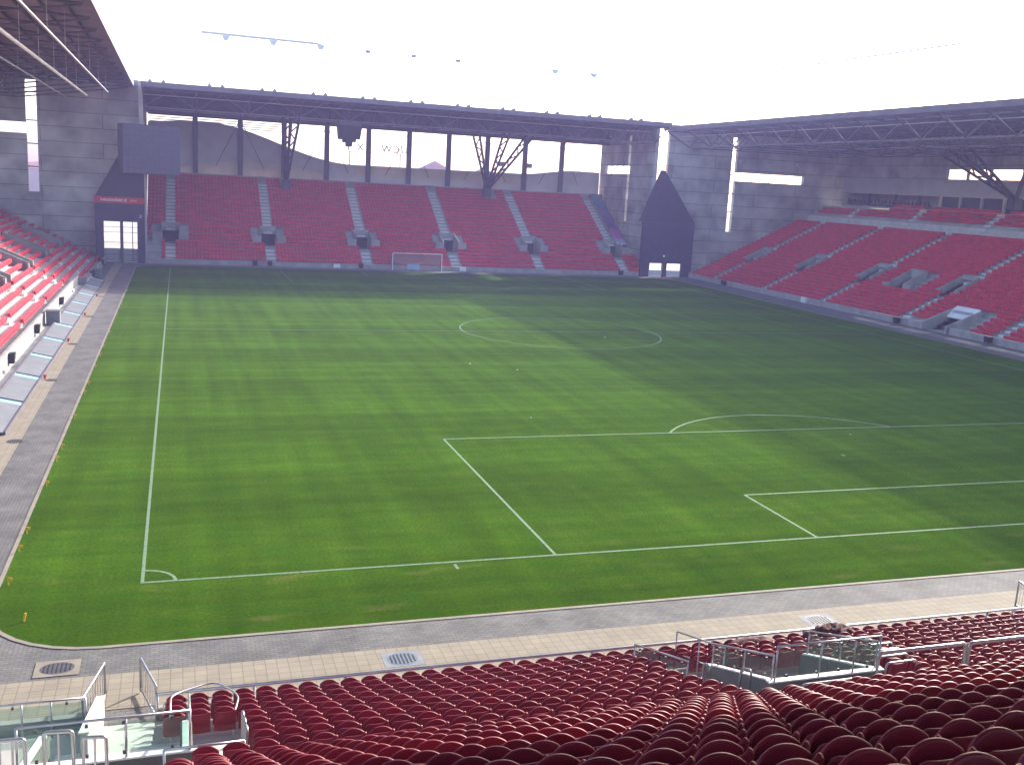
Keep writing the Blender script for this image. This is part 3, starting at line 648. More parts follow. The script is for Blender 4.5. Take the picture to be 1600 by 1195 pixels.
mb.build('yellow_lettering', 'yellow', sg)
mb = MB()
for a in (-8.35, -6.25, -5.95, -4.75, -4.1): mb.box(a - .05, a + .05, 111.9, 112.0, 0.15, 5.35)
for zz in (3.9, 2.6, 4.6): mb.box(-8.3, -4.15, 111.93, 111.97, zz, zz + .05)
for zz in (.15, 1.0, 1.75): mb.box(-8.3, -4.15, 111.92, 111.98, zz, zz + .06)
mb.build('gate_frame', 'steel', g1)
MB().box(-8.3, -6.28, 111.93, 111.95, .2, 1.75).build('gate_panel', 'grey_panel', g1); MB().box(-5.92, -4.15, 111.93, 111.95, .2, 1.75).build('gate_panel', 'grey_panel', g1)
MB().box(-6.25, -5.95, 111.6, 111.9, 0, 5.35).build('middle_post', 'dark_steel', g1)
MB().box(-3.85, -3.55, 111.3, 111.5, 5.9, 6.3).build('lamp', 'steel_light', g1)
g2 = thing('gatehouse', (73.3, 112, 0), 'navy gatehouse with a tall pointed roof in the right far corner', 'gatehouse')
gate_box(g2, 69.0, 77.8, 110.9, 111.4, 8.4, 70.5, 76.1, 2.1)  # body made shallow so a patch of sun reaches the paving
MB().add([(69.0, 110.85, 8.42), (77.8, 110.85, 8.42), (77.8, 112.6, 8.42), (69.0, 112.6, 8.42), (72.0, 112.1, 16.3), (72.55, 112.1, 16.3), (72.55, 112.5, 16.3), (72.0, 112.5, 16.3)],
         [(0, 1, 5, 4), (1, 2, 6, 5), (2, 3, 7, 6), (3, 0, 4, 7), (4, 5, 6, 7), (3, 2, 1, 0)]).build('roof', 'navy_roof', g2)
MB().box(72.95, 73.6, 111.0, 111.6, 0, 2.1).build('middle_post', 'navy', g2)
MB().box(70.5, 72.95, 111.3, 111.35, .05, 1.0).build('gate_panel', 'white_paint', g2); MB().box(73.6, 76.1, 111.3, 111.35, .05, 1.0).build('gate_panel', 'white_paint', g2)
MB().box(72.75, 73.05, 110.75, 110.9, 3.1, 3.4).build('lamp', 'white_paint', g2)

# scoreboard, turned towards the middle of the pitch
sb = thing('scoreboard', (-2.45, 111.2, 14.8), 'large blank grey scoreboard above the navy gatehouse in the left corner', 'scoreboard', rz=R(20))
def local(mb, name, mat, root):
    o = mb.build(name, mat); o.parent = root; return o
local(MB().box(-3.72, 3.72, -.9, 1.1, -3.12, 3.12), 'casing', 'dark_steel', sb)
local(MB().box(-3.68, 3.68, -.98, -.9, -3.06, 3.06), 'screen', 'score', sb)

# ------------------------------------------------------------------ roofs
def roof(name, label, A, B, depth_dir, depth, zf, zb, y_truss, ext, strips=()):
    """A,B: ends of the front edge (x,y); depth_dir: unit vector away from the pitch"""
    root = thing(name, (A[0], A[1], zf), label, 'roof')
    A, B, D = Vector((*A, 0)), Vector((*B, 0)), Vector((*depth_dir, 0)); n = (B - A).length; E = (B - A).normalized()
    P = lambda s, t, z: tuple(A + E * s + D * t + Vector((0, 0, z)))
    zs = lambda t: zf + (zb - zf) * t / depth
    edges = [0.0] + [e for e, _ in strips] + [depth]; mats = [q for _, q in strips] + ['roof']
    for t_0, t_1, mt_ in zip(edges, edges[1:], mats):
        MB().hexa([P(0, t_0, zs(t_0)), P(n, t_0, zs(t_0)), P(n, t_1, zs(t_1)), P(0, t_1, zs(t_1)), P(0, t_0, zs(t_0) + .18), P(n, t_0, zs(t_0) + .18), P(n, t_1, zs(t_1) + .18), P(0, t_1, zs(t_1) + .18)]).build('roof_sheet', mt_, root)
    mb = MB(); mb.box(0, n, -.12, 0, zf - .22, zf + .42, P); mb.build('fascia', 'roof', root)
    mb = MB(); k = 1.6
    while k < depth: mb.box(0, n, k, k + .14, zs(k) - .22, zs(k) - .005, P); k += 1.65
    mb.build('purlin', 'steel', root)
    tb = zf - 2.45; t1, t2 = y_truss; ns_ = int(n // 6.6); st = n / ns_
    for i in range(ns_ + 1):
        s = min(max(i * st, .2), n - .2)
        mb = MB(); mb.tube([P(s, .6, zf - .35), P(s, t1, tb), P(s, t2, tb + .1), P(s, depth - .3, zb - .5)], .09)
        t = t1; up = True
        while t < t2 - .5:
            q = min(t + 2.2, t2); za = tb if up else zs(t) - .25; zc = zs(q) - .25 if up else tb
            mb.tube([P(s, t, za), P(s, q, zc)], .055, 5); t = q; up = not up
        mb.tube([P(s, .5, zs(.5) - .26), P(s, depth - .2, zs(depth) - .26)], .10)
        mb.build('rafter_truss', 'steel', root)
    for t in (t1, t2):
        mb = MB(); mb.tube([P(.2, t, tb), P(n - .2, t, tb)], .10); mb.tube([P(.2, t, zs(t) - .3), P(n - .2, t, zs(t) - .3)], .08)
        m2 = ns_ * 2
        for i in range(m2):
            s0, s1 = n * i / m2, n * (i + 1) / m2; s0 = max(s0, .2); s1 = min(s1, n - .2)
            a, b = (tb, zs(t) - .3) if i % 2 == 0 else (zs(t) - .3, tb); mb.tube([P(s0, t, a), P(s1, t, b)], .06, 5)
        mb.build('long_truss', 'steel_mid' if t == t1 else 'steel', root)
    mb = MB(); mb.tube([P(.2, (t1 + t2) / 2, tb + .2), P(n - .2, (t1 + t2) / 2, tb + .2)], .09); mb.tube([P(.2, t1 * .5, zf - 1.0), P(n - .2, t1 * .5, zf - 1.0)], .06); mb.build('gantry_pipe', 'steel_light', root)
    return root, P, n
rf, PF, nF = roof('stand_roof', 'long dark roof over the far stand with a lattice girder under it', (-3.3, 108.0), (71.0, 108.0), (0, 1), 39, 22.75, 23.2, (5.0, 22.5), 0, [(3.5, M['poly2'])])  # roof run on unseen behind the stand to block low sun
rr_, PR, nR = roof('stand_roof', 'dark roof over the right stand seen through added haze at the upper right', (72.3, 113.0), (72.3, -6.0), (1, 0), 38, 22.45, 23.4, (4.5, 30), 0, [(6.0, M['poly1']), (12.0, M['poly4']), (20.0, M['poly2']), (30.0, M['poly3'])])  # strips get less see-through going back, shaped to fade the pitch shadow
rl, PL, nL = roof('stand_roof', 'dark purple underside of the roof over the left stand', (-3.7, -6.0), (-4.4, 113.0), (-1, 0), 38, 22.9, 23.8, (13.5, 30), 0)
rn, PN, nN = roof('stand_roof', 'roof above and behind the viewer over the near stand', (75.0, -1.7), (-3.6, -1.7), (0, -1), 40, 22.9, 23.6, (5.0, 24), 0)
for x, z, r, mt in ((-6.0, 20.3, .075, 'steel_light'), (-8.8, 20.3, .12, 'white_paint'), (-11.6, 20.3, .07, 'steel_light')):
    mb = MB(); mb.tube([(x, 0, z), (x, 88 if x > -7 else (97 if x > -10 else 107), z)], r, 8)
    for k in range(9): mb.tube([(x, 5 + k * 10, z), (x, 5 + k * 10, 22.9)], .012, 4)
    mb.build('gantry_pipe', mt, rl)
# dim spotlights hung under roofs
for i, (x, y, z) in enumerate([(80.5 + k * 5.2, 112.2, 18.2) for k in range(4)]):
    MB().tube([(x, y, z), (x, y - .15, z + .35)], .2, 8).build('spotlight', 'steel_light', label='small pale spotlight hanging near the concrete wall of the right stand', cat='spotlight', group='spotlights on the right end wall')
MB().box(-3.2, 70.9, 131.2, 131.4, 20.35, 22.9).build('back_cladding', 'roof', rf)
# columns at the back of the far stand
for k in range(10):
    x = 3.55 + 6.6 * k; c = MB(); c.box(x - .38, x + .38, 131.9, 132.4, 10.5, 20.6)
    o = c.build('roof_column', 'dark_steel', label='%s dark roof column from the left behind the far seats' % ('first', 'second', 'third', 'fourth', 'fifth', 'sixth', 'seventh', 'eighth', 'ninth', 'tenth')[k], cat='column', group='columns at the back of the far stand')
    mb = MB(); mb.tube([(x, 132.1, 20.6), (x, 132.1, 22.9)], .14, 6); mb.tube([(x, 131.9, 19.0), (x, 128.5, 22.6)], .08, 5); mb.build('head', 'dark_steel', o)
    if k % 2 == 1:
        for q in (-1, 1): MB().tube([(x, 132.2, 20.4), (x + q * 3.6, 133.0, 13.2)], .05, 5).build('stay', 'steel', o)
# lattice tree struts
def tree_strut(label, base, tops, name='lattice_strut'):
    mb = MB(); base = Vector(base)
    for tp in tops:
        tp = Vector(tp); d = tp - base
        side = d.cross(Vector((0, 1, 0))).normalized(); n = 9
        for q in (-1, 1):
            mb.tube([base + side * .12 * q, tp + side * .55 * q], .19, 6)
        for i in range(n):
            f0, f1 = i / n, (i + 1) / n; w0, w1 = .12 + .43 * f0, .12 + .43 * f1; q = 1 if i % 2 else -1
            mb.tube([base + d * f0 + side * w0 * q, base + d * f1 - side * w1 * q], .11, 5)
    mb.box(base.x - .6, base.x + .6, base.y - .6, base.y + .6, base.z - 1.2, base.z + .25)
    return mb.build(name, 'dark_steel', label=label, cat='strut')
tree_strut('dark lattice strut leaning over the second far seat block from the left', (16.8, 128.8, 11.5), [(15.6, 117, 20.5), (16.9, 117, 20.5)])
tree_strut('dark branching lattice strut above the fourth far seat block', (49.0, 128.8, 11.8), [(44.0, 119.5, 20.5), (48.4, 117.5, 20.5), (52.8, 119.5, 20.5)])
tree_strut('heavy dark strut crossing the grey level of the right stand', (103.5, 73.5, 14.4), [(93.5, 72.0, 20.0), (97.0, 79.5, 20.0), (98.0, 66.0, 20.0)])
# loudspeaker cluster under the far roof
sp = thing('speaker_cluster', (23.8, 112.6, 19.8), 'dark cluster of loudspeakers hanging below the far roof', 'loudspeaker')
for k, (dx, dz, wd, hh) in enumerate(((-1.15, -.9, .55, .9), (0.0, -1.35, .62, 1.4), (1.15, -.85, .55, .85), (-.55, -1.1, .5, 1.1), (.6, -1.05, .5, 1.05))):
    MB().hexa([(23.8 + dx - wd * .6, 112.3, 19.7 + dz - hh), (23.8 + dx + wd * .6, 112.3, 19.7 + dz - hh), (23.8 + dx + wd * .7, 113.2, 19.6 + dz - hh), (23.8 + dx - wd * .7, 113.2, 19.6 + dz - hh),
               (23.8 + dx - wd, 112.0, 19.7), (23.8 + dx + wd, 112.0, 19.7), (23.8 + dx + wd, 113.4, 19.7), (23.8 + dx - wd, 113.4, 19.7)]).build('speaker', 'black', sp)
MB().box(22.3, 25.3, 112.2, 113.2, 19.7, 20.3).build('hanging_frame', 'dark_steel', sp)
# floodlight gantries high above the roofs
def gantry(label, pts, lamps, r=.16):
    root = thing('floodlight_gantry', pts[0], label, 'floodlights', 'floodlight gantries above the roofs')
    MB().tube(pts, r, 8).build('beam', 'white_paint', root)
    for p in lamps:
        MB().hexa([(p[0] - .25, p[1] - .3, p[2] - .75), (p[0] + .25, p[1] - .3, p[2] - .75), (p[0] + .25, p[1] + .2, p[2] - .75), (p[0] - .25, p[1] + .2, p[2] - .75), (p[0] - .5, p[1] - .3, p[2] - .2), (p[0] + .5, p[1] - .3, p[2] - .2), (p[0] + .5, p[1] + .3, p[2] - .2), (p[0] - .5, p[1] + .3, p[2] - .2)]).build('lamp', 'white_paint', root)
    for p in (pts[0], pts[-1]): MB().tube([(p[0], p[1], p[2]), (p[0], p[1] + 4, 23.1)], .022, 4).build('stay', 'white_paint', root)
gz = lambda x: 30.28 - .0075 * x
gantry('pale floodlight gantry floating above the left half of the far roof', [(4.1, 112, gz(4)), (19.0, 112, gz(19)), (20.0, 112, gz(20) - .25)], [(7.2, 112, gz(7)), (13.3, 112, gz(13)), (19.6, 112, gz(19))])
gantry('thin pale floodlight gantry above the right half of the far roof', [(46, 112, gz(46) - .2), (47, 112, gz(47)), (62, 112, gz(62))], [(53.5, 112, gz(53)), (59.6, 112, gz(59))], .07)
for x in (26.0, 32.4, 38.8):
    r_ = thing('roof_lamp', (x, 112, gz(x)), 'small pale floodlight above the far roof between the two gantries', 'floodlight', 'single floodlights between the gantries')
    MB().box(x - .3, x + .3, 111.7, 112.2, gz(x) - .55, gz(x) - .2).build('head', 'steel_light', r_); MB().tube([(x, 112, gz(x) - .3), (x, 116, 23.1)], .02, 4).build('stay', 'white_paint', r_)
gantry('faint pale floodlight gantry above the right roof', [(80, 60.0, 30.1), (80, 94.0, 30.45)], [], .10)
# small fittings on the far roof edge
for k in range(11):
    for dx in (0, 1.6):
        x = -2.2 + 6.6 * k + dx + (0.6 if k else 0)
        mb = MB(); mb.box(x - .22, x + .22, 107.9, 108.4, 23.16, 23.40); mb.box(x - .08, x + .08, 107.85, 108.0, 23.38, 23.55)
        mb.build('roof_fitting', 'grey_panel', label='small grey fitting standing on the front edge of the far roof', cat='roof fitting', group='fittings on the far roof edge')

# ------------------------------------------------------------------ sign letters, floodlights and houses beyond the far screen
def letter(ch, x, z, sz, y=139.0, rz=math.pi):
    cu = bpy.data.curves.new('sign_letter', 'FONT'); cu.body = ch; cu.size = sz; cu.extrude = .12; cu.align_x = 'CENTER'
    o = bpy.data.objects.new('sign_letter', cu); COL.objects.link(o); o.location = (x, y, z); o.rotation_euler = (R(90), 0, rz); cu.materials.append(M['steel_light'])
    bpy.context.view_layer.update(); me = bpy.data.meshes.new_from_object(o.evaluated_get(bpy.context.evaluated_depsgraph_get())); mw = o.matrix_world.copy()
    bpy.data.objects.remove(o); o = bpy.data.objects.new('sign_letter', me); COL.objects.link(o); o.matrix_world = mw
    return o
for ch, x in (('X', 29.6), ('T', 27.6), ('U', 37.0), ('C', 35.6), ('W', 34.0)):
    tag(letter(ch, x + .2, 17.0, 1.7), 'grey back-to-front sign letter %s seen against the white sky behind the far stand' % ch, 'sign letter', 'sign letters behind the far stand')
mb = MB(); mb.box(26.5, 38.6, 139.1, 139.2, 16.75, 16.85); mb.box(28.0, 28.15, 139.1, 139.2, 12, 16.8); mb.box(36.5, 36.65, 139.1, 139.2, 12, 16.8)
mb.build('sign_scaffold', 'steel_light', label='thin frame carrying the sign letters behind the far stand', cat='scaffold')
for x in (55.2, 60.2):
    mb = MB(); mb.box(x - .55, x + .55, 141, 141.3, 15.9, 16.7); mb.tube([(x, 141.2, 12), (x, 141.2, 15.9)], .02, 4)
    mb.build('floodlight', 'steel', label='small dark square floodlight in the gap beside the branching strut', cat='floodlight', group='square floodlights behind the far stand')
def house(label, x, y, w, d, h, rh):
    r_ = thing('house', (x, y, 0), label, 'house', 'houses beyond the far stand')
    MB().box(x - w / 2, x + w / 2, y - d / 2, y + d / 2, -.02, h).build('wall', 'pink_house', r_)
    e = .6; MB().add([(x - w / 2 - e, y - d / 2 - e, h), (x + w / 2 + e, y - d / 2 - e, h), (x + w / 2 + e, y + d / 2 + e, h), (x - w / 2 - e, y + d / 2 + e, h), (x, y, h + rh)], [(0, 1, 4), (1, 2, 4), (2, 3, 4), (3, 0, 4), (3, 2, 1, 0)]).build('roof', 'pink_roof', r_)
    for k in (-1, 1): MB().box(x + k * w * .25 - .7, x + k * w * .25 + .7, y - d / 2 - .05, y - d / 2 + .02, h - 2.6, h - 1.0).build('window', 'window', r_)
house('pinkish house with a pyramid roof, its tip showing above the screen', 73, 265, 15, 15, 13.5, 5.0)
house('pinkish house with a lower pyramid roof beside a column', 88, 265, 13, 13, 13.0, 4.4)
house('small pinkish tower roof at the right of the gap', 119, 265, 7, 7, 15.5, 2.6)
house('pale house seen through the left corner gate', -30, 300, 46, 16, 10, 3)

# ------------------------------------------------------------------ banner over the seats at the right of the far stand
mb = MB(); n = 26
for i in range(n + 1):
    t = 5.6 + 13.2 * i / n; zz = FZ + FR * (t / FD) + .75 + .06 * math.sin(i * 2.1)
    for x in (67.85, 68.5, 69.1, 69.75): mb.v.append((x + .04 * math.sin(i), 112 + t, zz + .05 * math.sin(i * 1.3 + x * 3)))
for i in range(n):
    for k in range(3): mb.f.append((i * 4 + k, i * 4 + k + 1, i * 4 + k + 5, i * 4 + k + 4))
o = mb.build('fan_banner', 'banner', smooth=True, label='long teal, purple and pink cloth banner laid over the seats by the right corner wall', cat='banner')
md = o.modifiers.new('thickness', 'SOLIDIFY'); md.thickness = .03

# ------------------------------------------------------------------ far goal and edge clutter
goal = thing('goal', (33.6, 110.3, 0), 'white football goal standing on the paving before the far seats', 'goal')
mb = MB(); mb.tube([(30.0, 110.3, 0), (30.0, 110.3, 2.44)], .07, 8); mb.tube([(37.2, 110.3, 0), (37.2, 110.3, 2.44)], .07, 8); mb.tube([(29.95, 110.3, 2.44), (37.25, 110.3, 2.44)], .07, 8); mb.build('frame', 'white_paint', goal)
for x in (30.0, 37.2): MB().tube([(x, 110.3, 2.44), (x, 111.3, 2.2), (x, 111.6, .05)], .02, 5).build('stay', 'steel_light', goal)
mb = MB(); mb.quad((30, 110.35, 2.42), (37.2, 110.35, 2.42), (37.2, 111.3, 2.2), (30, 111.3, 2.2)); mb.quad((30, 111.3, 2.2), (37.2, 111.3, 2.2), (37.2, 111.6, .8), (30, 111.6, .8))
for x in (30.0, 37.2): mb.quad((x, 110.35, 2.42), (x, 111.3, 2.2), (x, 111.6, .05), (x, 110.35, .05))
mb.build('net', 'net', goal, fix=False)
mb = MB(); mb.box(32.3, 34.1, 111.05, 111.15, .12, .85); mb.box(32.4, 32.5, 111.0, 111.2, 0, .12); mb.box(33.9, 34.0, 111.0, 111.2, 0, .12); mb.build('advert_board', 'blue_strip', label='small pale blue board standing behind the far goal', cat='board')
for x, lb in ((22.2, 'white box on the paving in front of the second far seat block from the left'), (40.6, 'white box on the paving right of the far goal')):
    mb = MB(); mb.box(x - .45, x + .45, 110.9, 111.2, .1, .62); mb.box(x - .4, x - .3, 110.9, 111.2, 0, .1); mb.box(x + .3, x + .4, 110.9, 111.2, 0, .1)
    mb.build('white_box', 'white_paint', label=lb, cat='box')
mb = MB(); mb.box(77.2, 77.6, 78.6, 79.6, .1, .75); mb.box(77.2, 77.6, 78.7, 78.8, 0, .1); mb.build('white_box', 'white_paint', label='white box at the foot of the right stand', cat='box')
def monitor_speaker(loc, rz, label, group):
    o = thing('loudspeaker', loc, label, 'loudspeaker', group, rz)
    local(MB().hexa([(-.28, -.25, .15), (.28, -.25, .15), (.28, .25, .15), (-.28, .25, .15), (-.32, -.32, .8), (.32, -.32, .8), (.32, .25, .75), (-.32, .25, .75)]), 'cabinet', 'black', o)
    local(MB().box(-.04, .04, .05, .12, 0, .2), 'bracket', 'dark_steel', o)
for k, x in enumerate((11.0, 13.0, 25.6, 65.9)): monitor_speaker((x, 111.05, 0), 0, 'black loudspeaker at the foot of the far stand, %s from the left' % ('first', 'second', 'third', 'last')[k], 'loudspeakers along the far wall')
for k, y in enumerate((36.3, 48.4, 64.8, 89.3, 103.8)): monitor_speaker((-8.9 if y < 82 else -8.1, y, .22), R(90), 'black loudspeaker by the low wall of the left stand, %s one going away' % ('nearest', 'second', 'third', 'fourth', 'farthest')[k], 'loudspeakers along the left stand')
for k, (x, y) in enumerate(((77.0, 99.0), (77.0, 47.0), (76.9, 60.5))): monitor_speaker((x, y, 0), R(-90), 'black loudspeaker at the foot of the right stand, %s' % ('farthest of three', 'nearest of three', 'middle of three')[k], 'loudspeakers along the right stand')
mb = MB(); mb.box(-8.8, -7.8, 53.6, 54.6, .02, 1.25); mb.box(-8.85, -7.75, 53.55, 54.65, 1.25, 1.32); mb.build('equipment_cabinet', 'board', label='blue-grey cabinet standing on the apron beside the left stand', cat='cabinet')
mb = MB(); mb.box(-8.2, -7.3, 91.0, 92.2, .02, 1.0); mb.box(-8.25, -7.25, 90.95, 92.25, 1.0, 1.06); mb.build('equipment_cabinet', 'board', label='grey-blue cabinet in the shade near the far left corner', cat='cabinet')
# slanted perimeter boards along the left touchline
for k in range(10):
    y0 = 19.4 + k * 6.85
    r_ = thing('perimeter_board', (-7.4, y0, 0), 'slanted grey board with pale blue end, %s from the viewer along the left touchline' % NTH[k], 'perimeter board', 'slanted boards along the left touchline')
    def slab(a, b, lift=0): return MB().hexa([(-6.78, a, .06), (-6.78, b, .06), (-8.1, b, .30), (-8.1, a, .30), (-6.78, a, .12 + lift), (-6.78, b, .12 + lift), (-8.1, b, .42 + lift), (-8.1, a, .42 + lift)])
    slab(y0, y0 + 5.85).build('panel', 'board', r_); slab(y0 + 5.85, y0 + 6.5, .004).build('blue_end', 'blue_strip', r_)
    MB().box(-6.80, -6.72, y0, y0 + 6.8, 0, .17).build('edge_rail', 'steel', r_); MB().box(-8.2, -8.12, y0, y0 + 6.8, 0, .5).build('edge_rail', 'steel', r_)
for k, y in enumerate((33.0, 46.7, 60.5, 74.0)):
    mb = MB(); mb.tube([(-6.55, y, 0), (-6.55, y, .26)], .07, 8); mb.tube([(-6.65, y, .20), (-6.45, y, .20)], .04, 6); mb.build('hydrant', 'hydrant', smooth=False, label='small red hydrant on the tan strip, %s from the viewer' % ('first', 'second', 'third', 'fourth')[k], cat='hydrant', group='red hydrants along the left touchline')
def manhole(x, y, rx, ry, label, mat='grate', sq=0.0):
    o = thing('drain_cover', (x, y, 0), label, 'drain cover', 'round drain covers in the paving')
    if sq: MB().box(x - sq, x + sq, y - sq * .8, y + sq * .8, .006, .011).build('surround', 'kerb' if mat == 'grate' else 'cover_stone', o)
    MB().disc((x, y, .016), rx, ry, 28).build('cover', mat, o)
    mb = MB()
    for k in range(-3, 4):
        hh = ry * .8 * math.sqrt(max(0, 1 - (k / 4.0) ** 2)); mb.box(x + k * rx / 4 - .02, x + k * rx / 4 + .02, y - hh, y + hh, .017, .024)
    mb.build('slot', 'dark', o)
for k, y in enumerate((18.2, 32.6, 45.7, 60.0, 74.0, 88)): manhole(-6.15, y, .36, .36, 'dark drain cover in the tan strip along the left touchline, %s from the viewer' % NTH[k])
manhole(-1.9, -5.45, .42, .32, 'round iron cover in a beige square near the left corner of the near paving', sq=.55)
M['cover_stone'] = pmat('bluish_stone', (0.22, 0.235, 0.26), (0.17, 0.185, 0.21), 2, .8)
M['blue_cover'] = pmat('blue_grey_cover', (0.13, 0.17, 0.24), (0.09, 0.12, 0.18), 5, .6)
manhole(6.95, -6.75, .42, .36, 'blue-grey drain cover in the tan strip below the near rail', 'blue_cover', .55)
manhole(20.3, -6.85, .42, .36, 'pale grey drain cover in the tan strip at the right', 'board', .55)
for k, y in enumerate((0.5, 3.4, 5.2, 10.8, 14.5, 16.6, 22.5, 28.4, 31.0, 36.4, 40.5, 44.0, 50.5, 60, 68, 78)):
    x = GX0 + .12 if y > 1 else -3.9
    mb = MB(); mb.tube([(x, y, 0), (x, y, .22)], .02, 5); mb.add([(x, y, .26), (x + .12, y + .02, .22), (x + .11, y, .14), (x, y, .13), (x, y + .015, .26), (x + .12, y + .035, .22), (x + .11, y + .015, .14), (x, y + .015, .13)], [(0, 1, 2, 3), (4, 5, 6, 7), (0, 1, 5, 4), (2, 3, 7, 6)])
    mb.build('edge_flag', 'yellow', label='small yellow marker at the left edge of the grass', cat='marker', group='yellow markers along the left grass edge')
MB().tube([(-3.1, -2.3, 0), (-3.05, -2.28, .24)], .035, 6).build('edge_flag', 'yellow', label='lone yellow marker inside the near left grass corner', cat='marker')
for x, y in ((37.2, 50.0), (24.0, 34.9), (21.2, 37.4), (20.1, 20.6), (37.5, 15.0)):
    mb = MB(); mb.tube([(x - .05, y, .015), (x, y + .02, .03), (x + .05, y, .02)], .022, 6); mb.build('litter', 'white_paint', label='small white scrap lying on the grass', cat='litter', group='white scraps on the grass')

# ------------------------------------------------------------------ rails and glass of the near stand
RAIL = 'railings of the near stand'
def balustrade(name, label, path, h, posts, glass=True, r=.024, lower=True, cat='balustrade'):
    """path: ground points; posts: fractions handled as extra points on the path"""
    path = [Vector(p) for p in path]; up = Vector((0, 0, h))
    root = thing(name, path[0], label, cat, RAIL)
    mb = MB(); mb.tube(rnd([p + up for p in path]), r, 8); mb.build('handrail', 'rail', root, smooth=True)
    for p in posts: MB().tube([p, tuple(Vector(p) + up)], r * .9, 6).build('post', 'rail', root, smooth=True)
    if glass:
        for a, b in zip(path, path[1:]):
            n = max(1, int(round((b - a).length / 1.25)))
            for k in range(n):
                f0, f1 = k / n + .012, (k + 1) / n - .012; p, q = a.lerp(b, f0), a.lerp(b, f1); d = (b - a).normalized(); nn = Vector((-d.y, d.x, 0)).normalized() * .006
                lo, hi = Vector((0, 0, .10)), Vector((0, 0, h - .09))
                g = MB().hexa([p + lo, q + lo, q + lo + nn, p + lo + nn, p + hi, q + hi, q + hi + nn, p + hi + nn]).build('glass_panel', 'glass', root)
                for s_ in (.2, .8):
                    for zz in (.09, h - .09): w_ = p.lerp(q, s_) + Vector((0, 0, zz)); MB().box(w_.x - .025, w_.x + .025, w_.y - .02, w_.y + .02, w_.z - .03, w_.z + .03).build('clamp', 'dark_steel', g)
    elif lower:
        mb = MB(); lo = Vector((0, 0, h * .5)); mb.tube([p + lo for p in path], r * .7, 6); mb.build('mid_rail', 'rail', root, smooth=True)
    return root
def lerp(a, b, f): return tuple(Vector(a).lerp(Vector(b), f))
# front rail
a, b = (0.62, -8.8, 0), (27.2, -8.8, 0)
balustrade('front_rail', 'long steel rail in front of the lowest near seats', [a, b], .76, [lerp(a, b, f) for f in np.linspace(0, 1, 13)], glass=False, r=.04, cat='railing')
for k in range(12):
    x0 = 0.75 + k * 2.2
    mb = MB(); mb.tube(rnd([(x0, -8.95, .05), (x0, -8.95, .62), (x0 + 2.0, -8.95, .62), (x0 + 2.0, -8.95, .05)], .15), .018, 6)
    mb.build('hoop_rail', 'rail', smooth=True, label='low hoop rail right behind the front rail of the near stand', cat='railing', group='hoop rails behind the front rail')
# gate leaves
def leaf(label, p, q):
    r_ = thing('gate_leaf', p, label, 'gate', 'gate leaves in the front rail')
    p, q = Vector(p), Vector(q)
    mb = MB(); mb.tube(rnd([p + Vector((0, 0, .05)), p + Vector((0, 0, .95)), q + Vector((0, 0, .95)), q + Vector((0, 0, .05))], .05), .032, 6); mb.tube([p + Vector((0, 0, .12)), q + Vector((0, 0, .12))], .028, 6); mb.build('frame', 'rail', r_, smooth=True)
    mb = MB(); n = 9
    for k in range(1, n): w_ = p.lerp(q, k / n); mb.tube([w_ + Vector((0, 0, .12)), w_ + Vector((0, 0, .93))], .008, 4)
    mb.build('bar', 'rail', r_)
leaf('open steel gate leaf at the left end of the front rail', (0.60, -8.75, 0), (0.20, -7.2, 0))
leaf('open steel gate leaf by the white stair wall', (-0.98, -9.0, 0), (-0.62, -7.3, 0))
leaf('bright steel gate leaf at the right end of the front rail', (27.25, -8.75, 0), (27.65, -7.3, 0))
mb = MB(); mb.prism([(-0.72, -8.2, 0), (-0.72, -12.4, 0), (-0.72, -12.4, 1.95), (-0.72, -8.2, .5)], (.14, 0, 0)); mb.build('stair_wall', 'white_conc', label='white sloping wall beside the stairs at the left', cat='wall')
mb = MB(); mb.prism([(-0.75, -8.2, .51), (-0.75, -12.4, 1.96), (-0.75, -12.4, 2.0), (-0.75, -8.2, .55)], (.2, 0, 0)); mb.build('wall_coping', 'white_paint', label='white coping along the sloping stair wall', cat='coping')
# left exit
a, b = (-2.75, -9.4, .22), (-0.88, -9.4, .22)
balustrade('glass_balustrade', 'glass balustrade with steel handrail at the far left bottom corner', [a, b], .95, [lerp(a, b, f) for f in (.3, .62, 1)])
a, b = (-1.42, -15.1, 2.975), (1.32, -15.1, 2.975)
balustrade('glass_balustrade', 'glass balustrade above the exit at the left', [a, b], .74, [lerp(a, b, f) for f in (0, .62, 1)])
a, b = (1.32, -15.05, 2.8), (1.32, -12.6, 1.9)
balustrade('glass_balustrade', 'sloping glass balustrade beside three lone seats at the left exit', [a, b], .8, [a, b])
a, b = (0.9, -15.75, 2.6), (2.2, -15.75, 2.6)
balustrade('guard_rail', 'short steel guard rail beside the left exit', [a, b], .80, [a, lerp(a, b, .8), b], glass=False, cat='railing')
mb = MB()
for k in range(3): mb.tube(rnd([(2.32, -13.2 - k * .55, 1.5 + k * .2), (2.32, -13.2 - k * .55, 2.55 + k * .16), (2.32, -13.45 - k * .55, 2.6 + k * .16), (2.32, -13.45 - k * .55, 1.6 + k * .2)], .1), .03, 8)
mb.build('hoop_rail', 'rail', smooth=True, label='three upright steel hoops beside the left block of near seats', cat='railing')
mb = MB(); mb.tube(rnd([(.95, -12.0, 1.9), (.95, -10.4, 1.55), (1.9, -9.7, 1.42), (2.4, -10.6, 1.5), (2.2, -11.9, 1.7)], .35, 6), .022, 8); mb.tube([(.95, -11.8, 1.0), (.95, -11.8, 1.87)], .02, 6); mb.tube([(2.2, -11.7, 1.0), (2.2, -11.7, 1.68)], .02, 6)
mb.build('loop_handrail', 'rail', smooth=True, label='curved steel handrail looping over the front seats at the left', cat='railing')
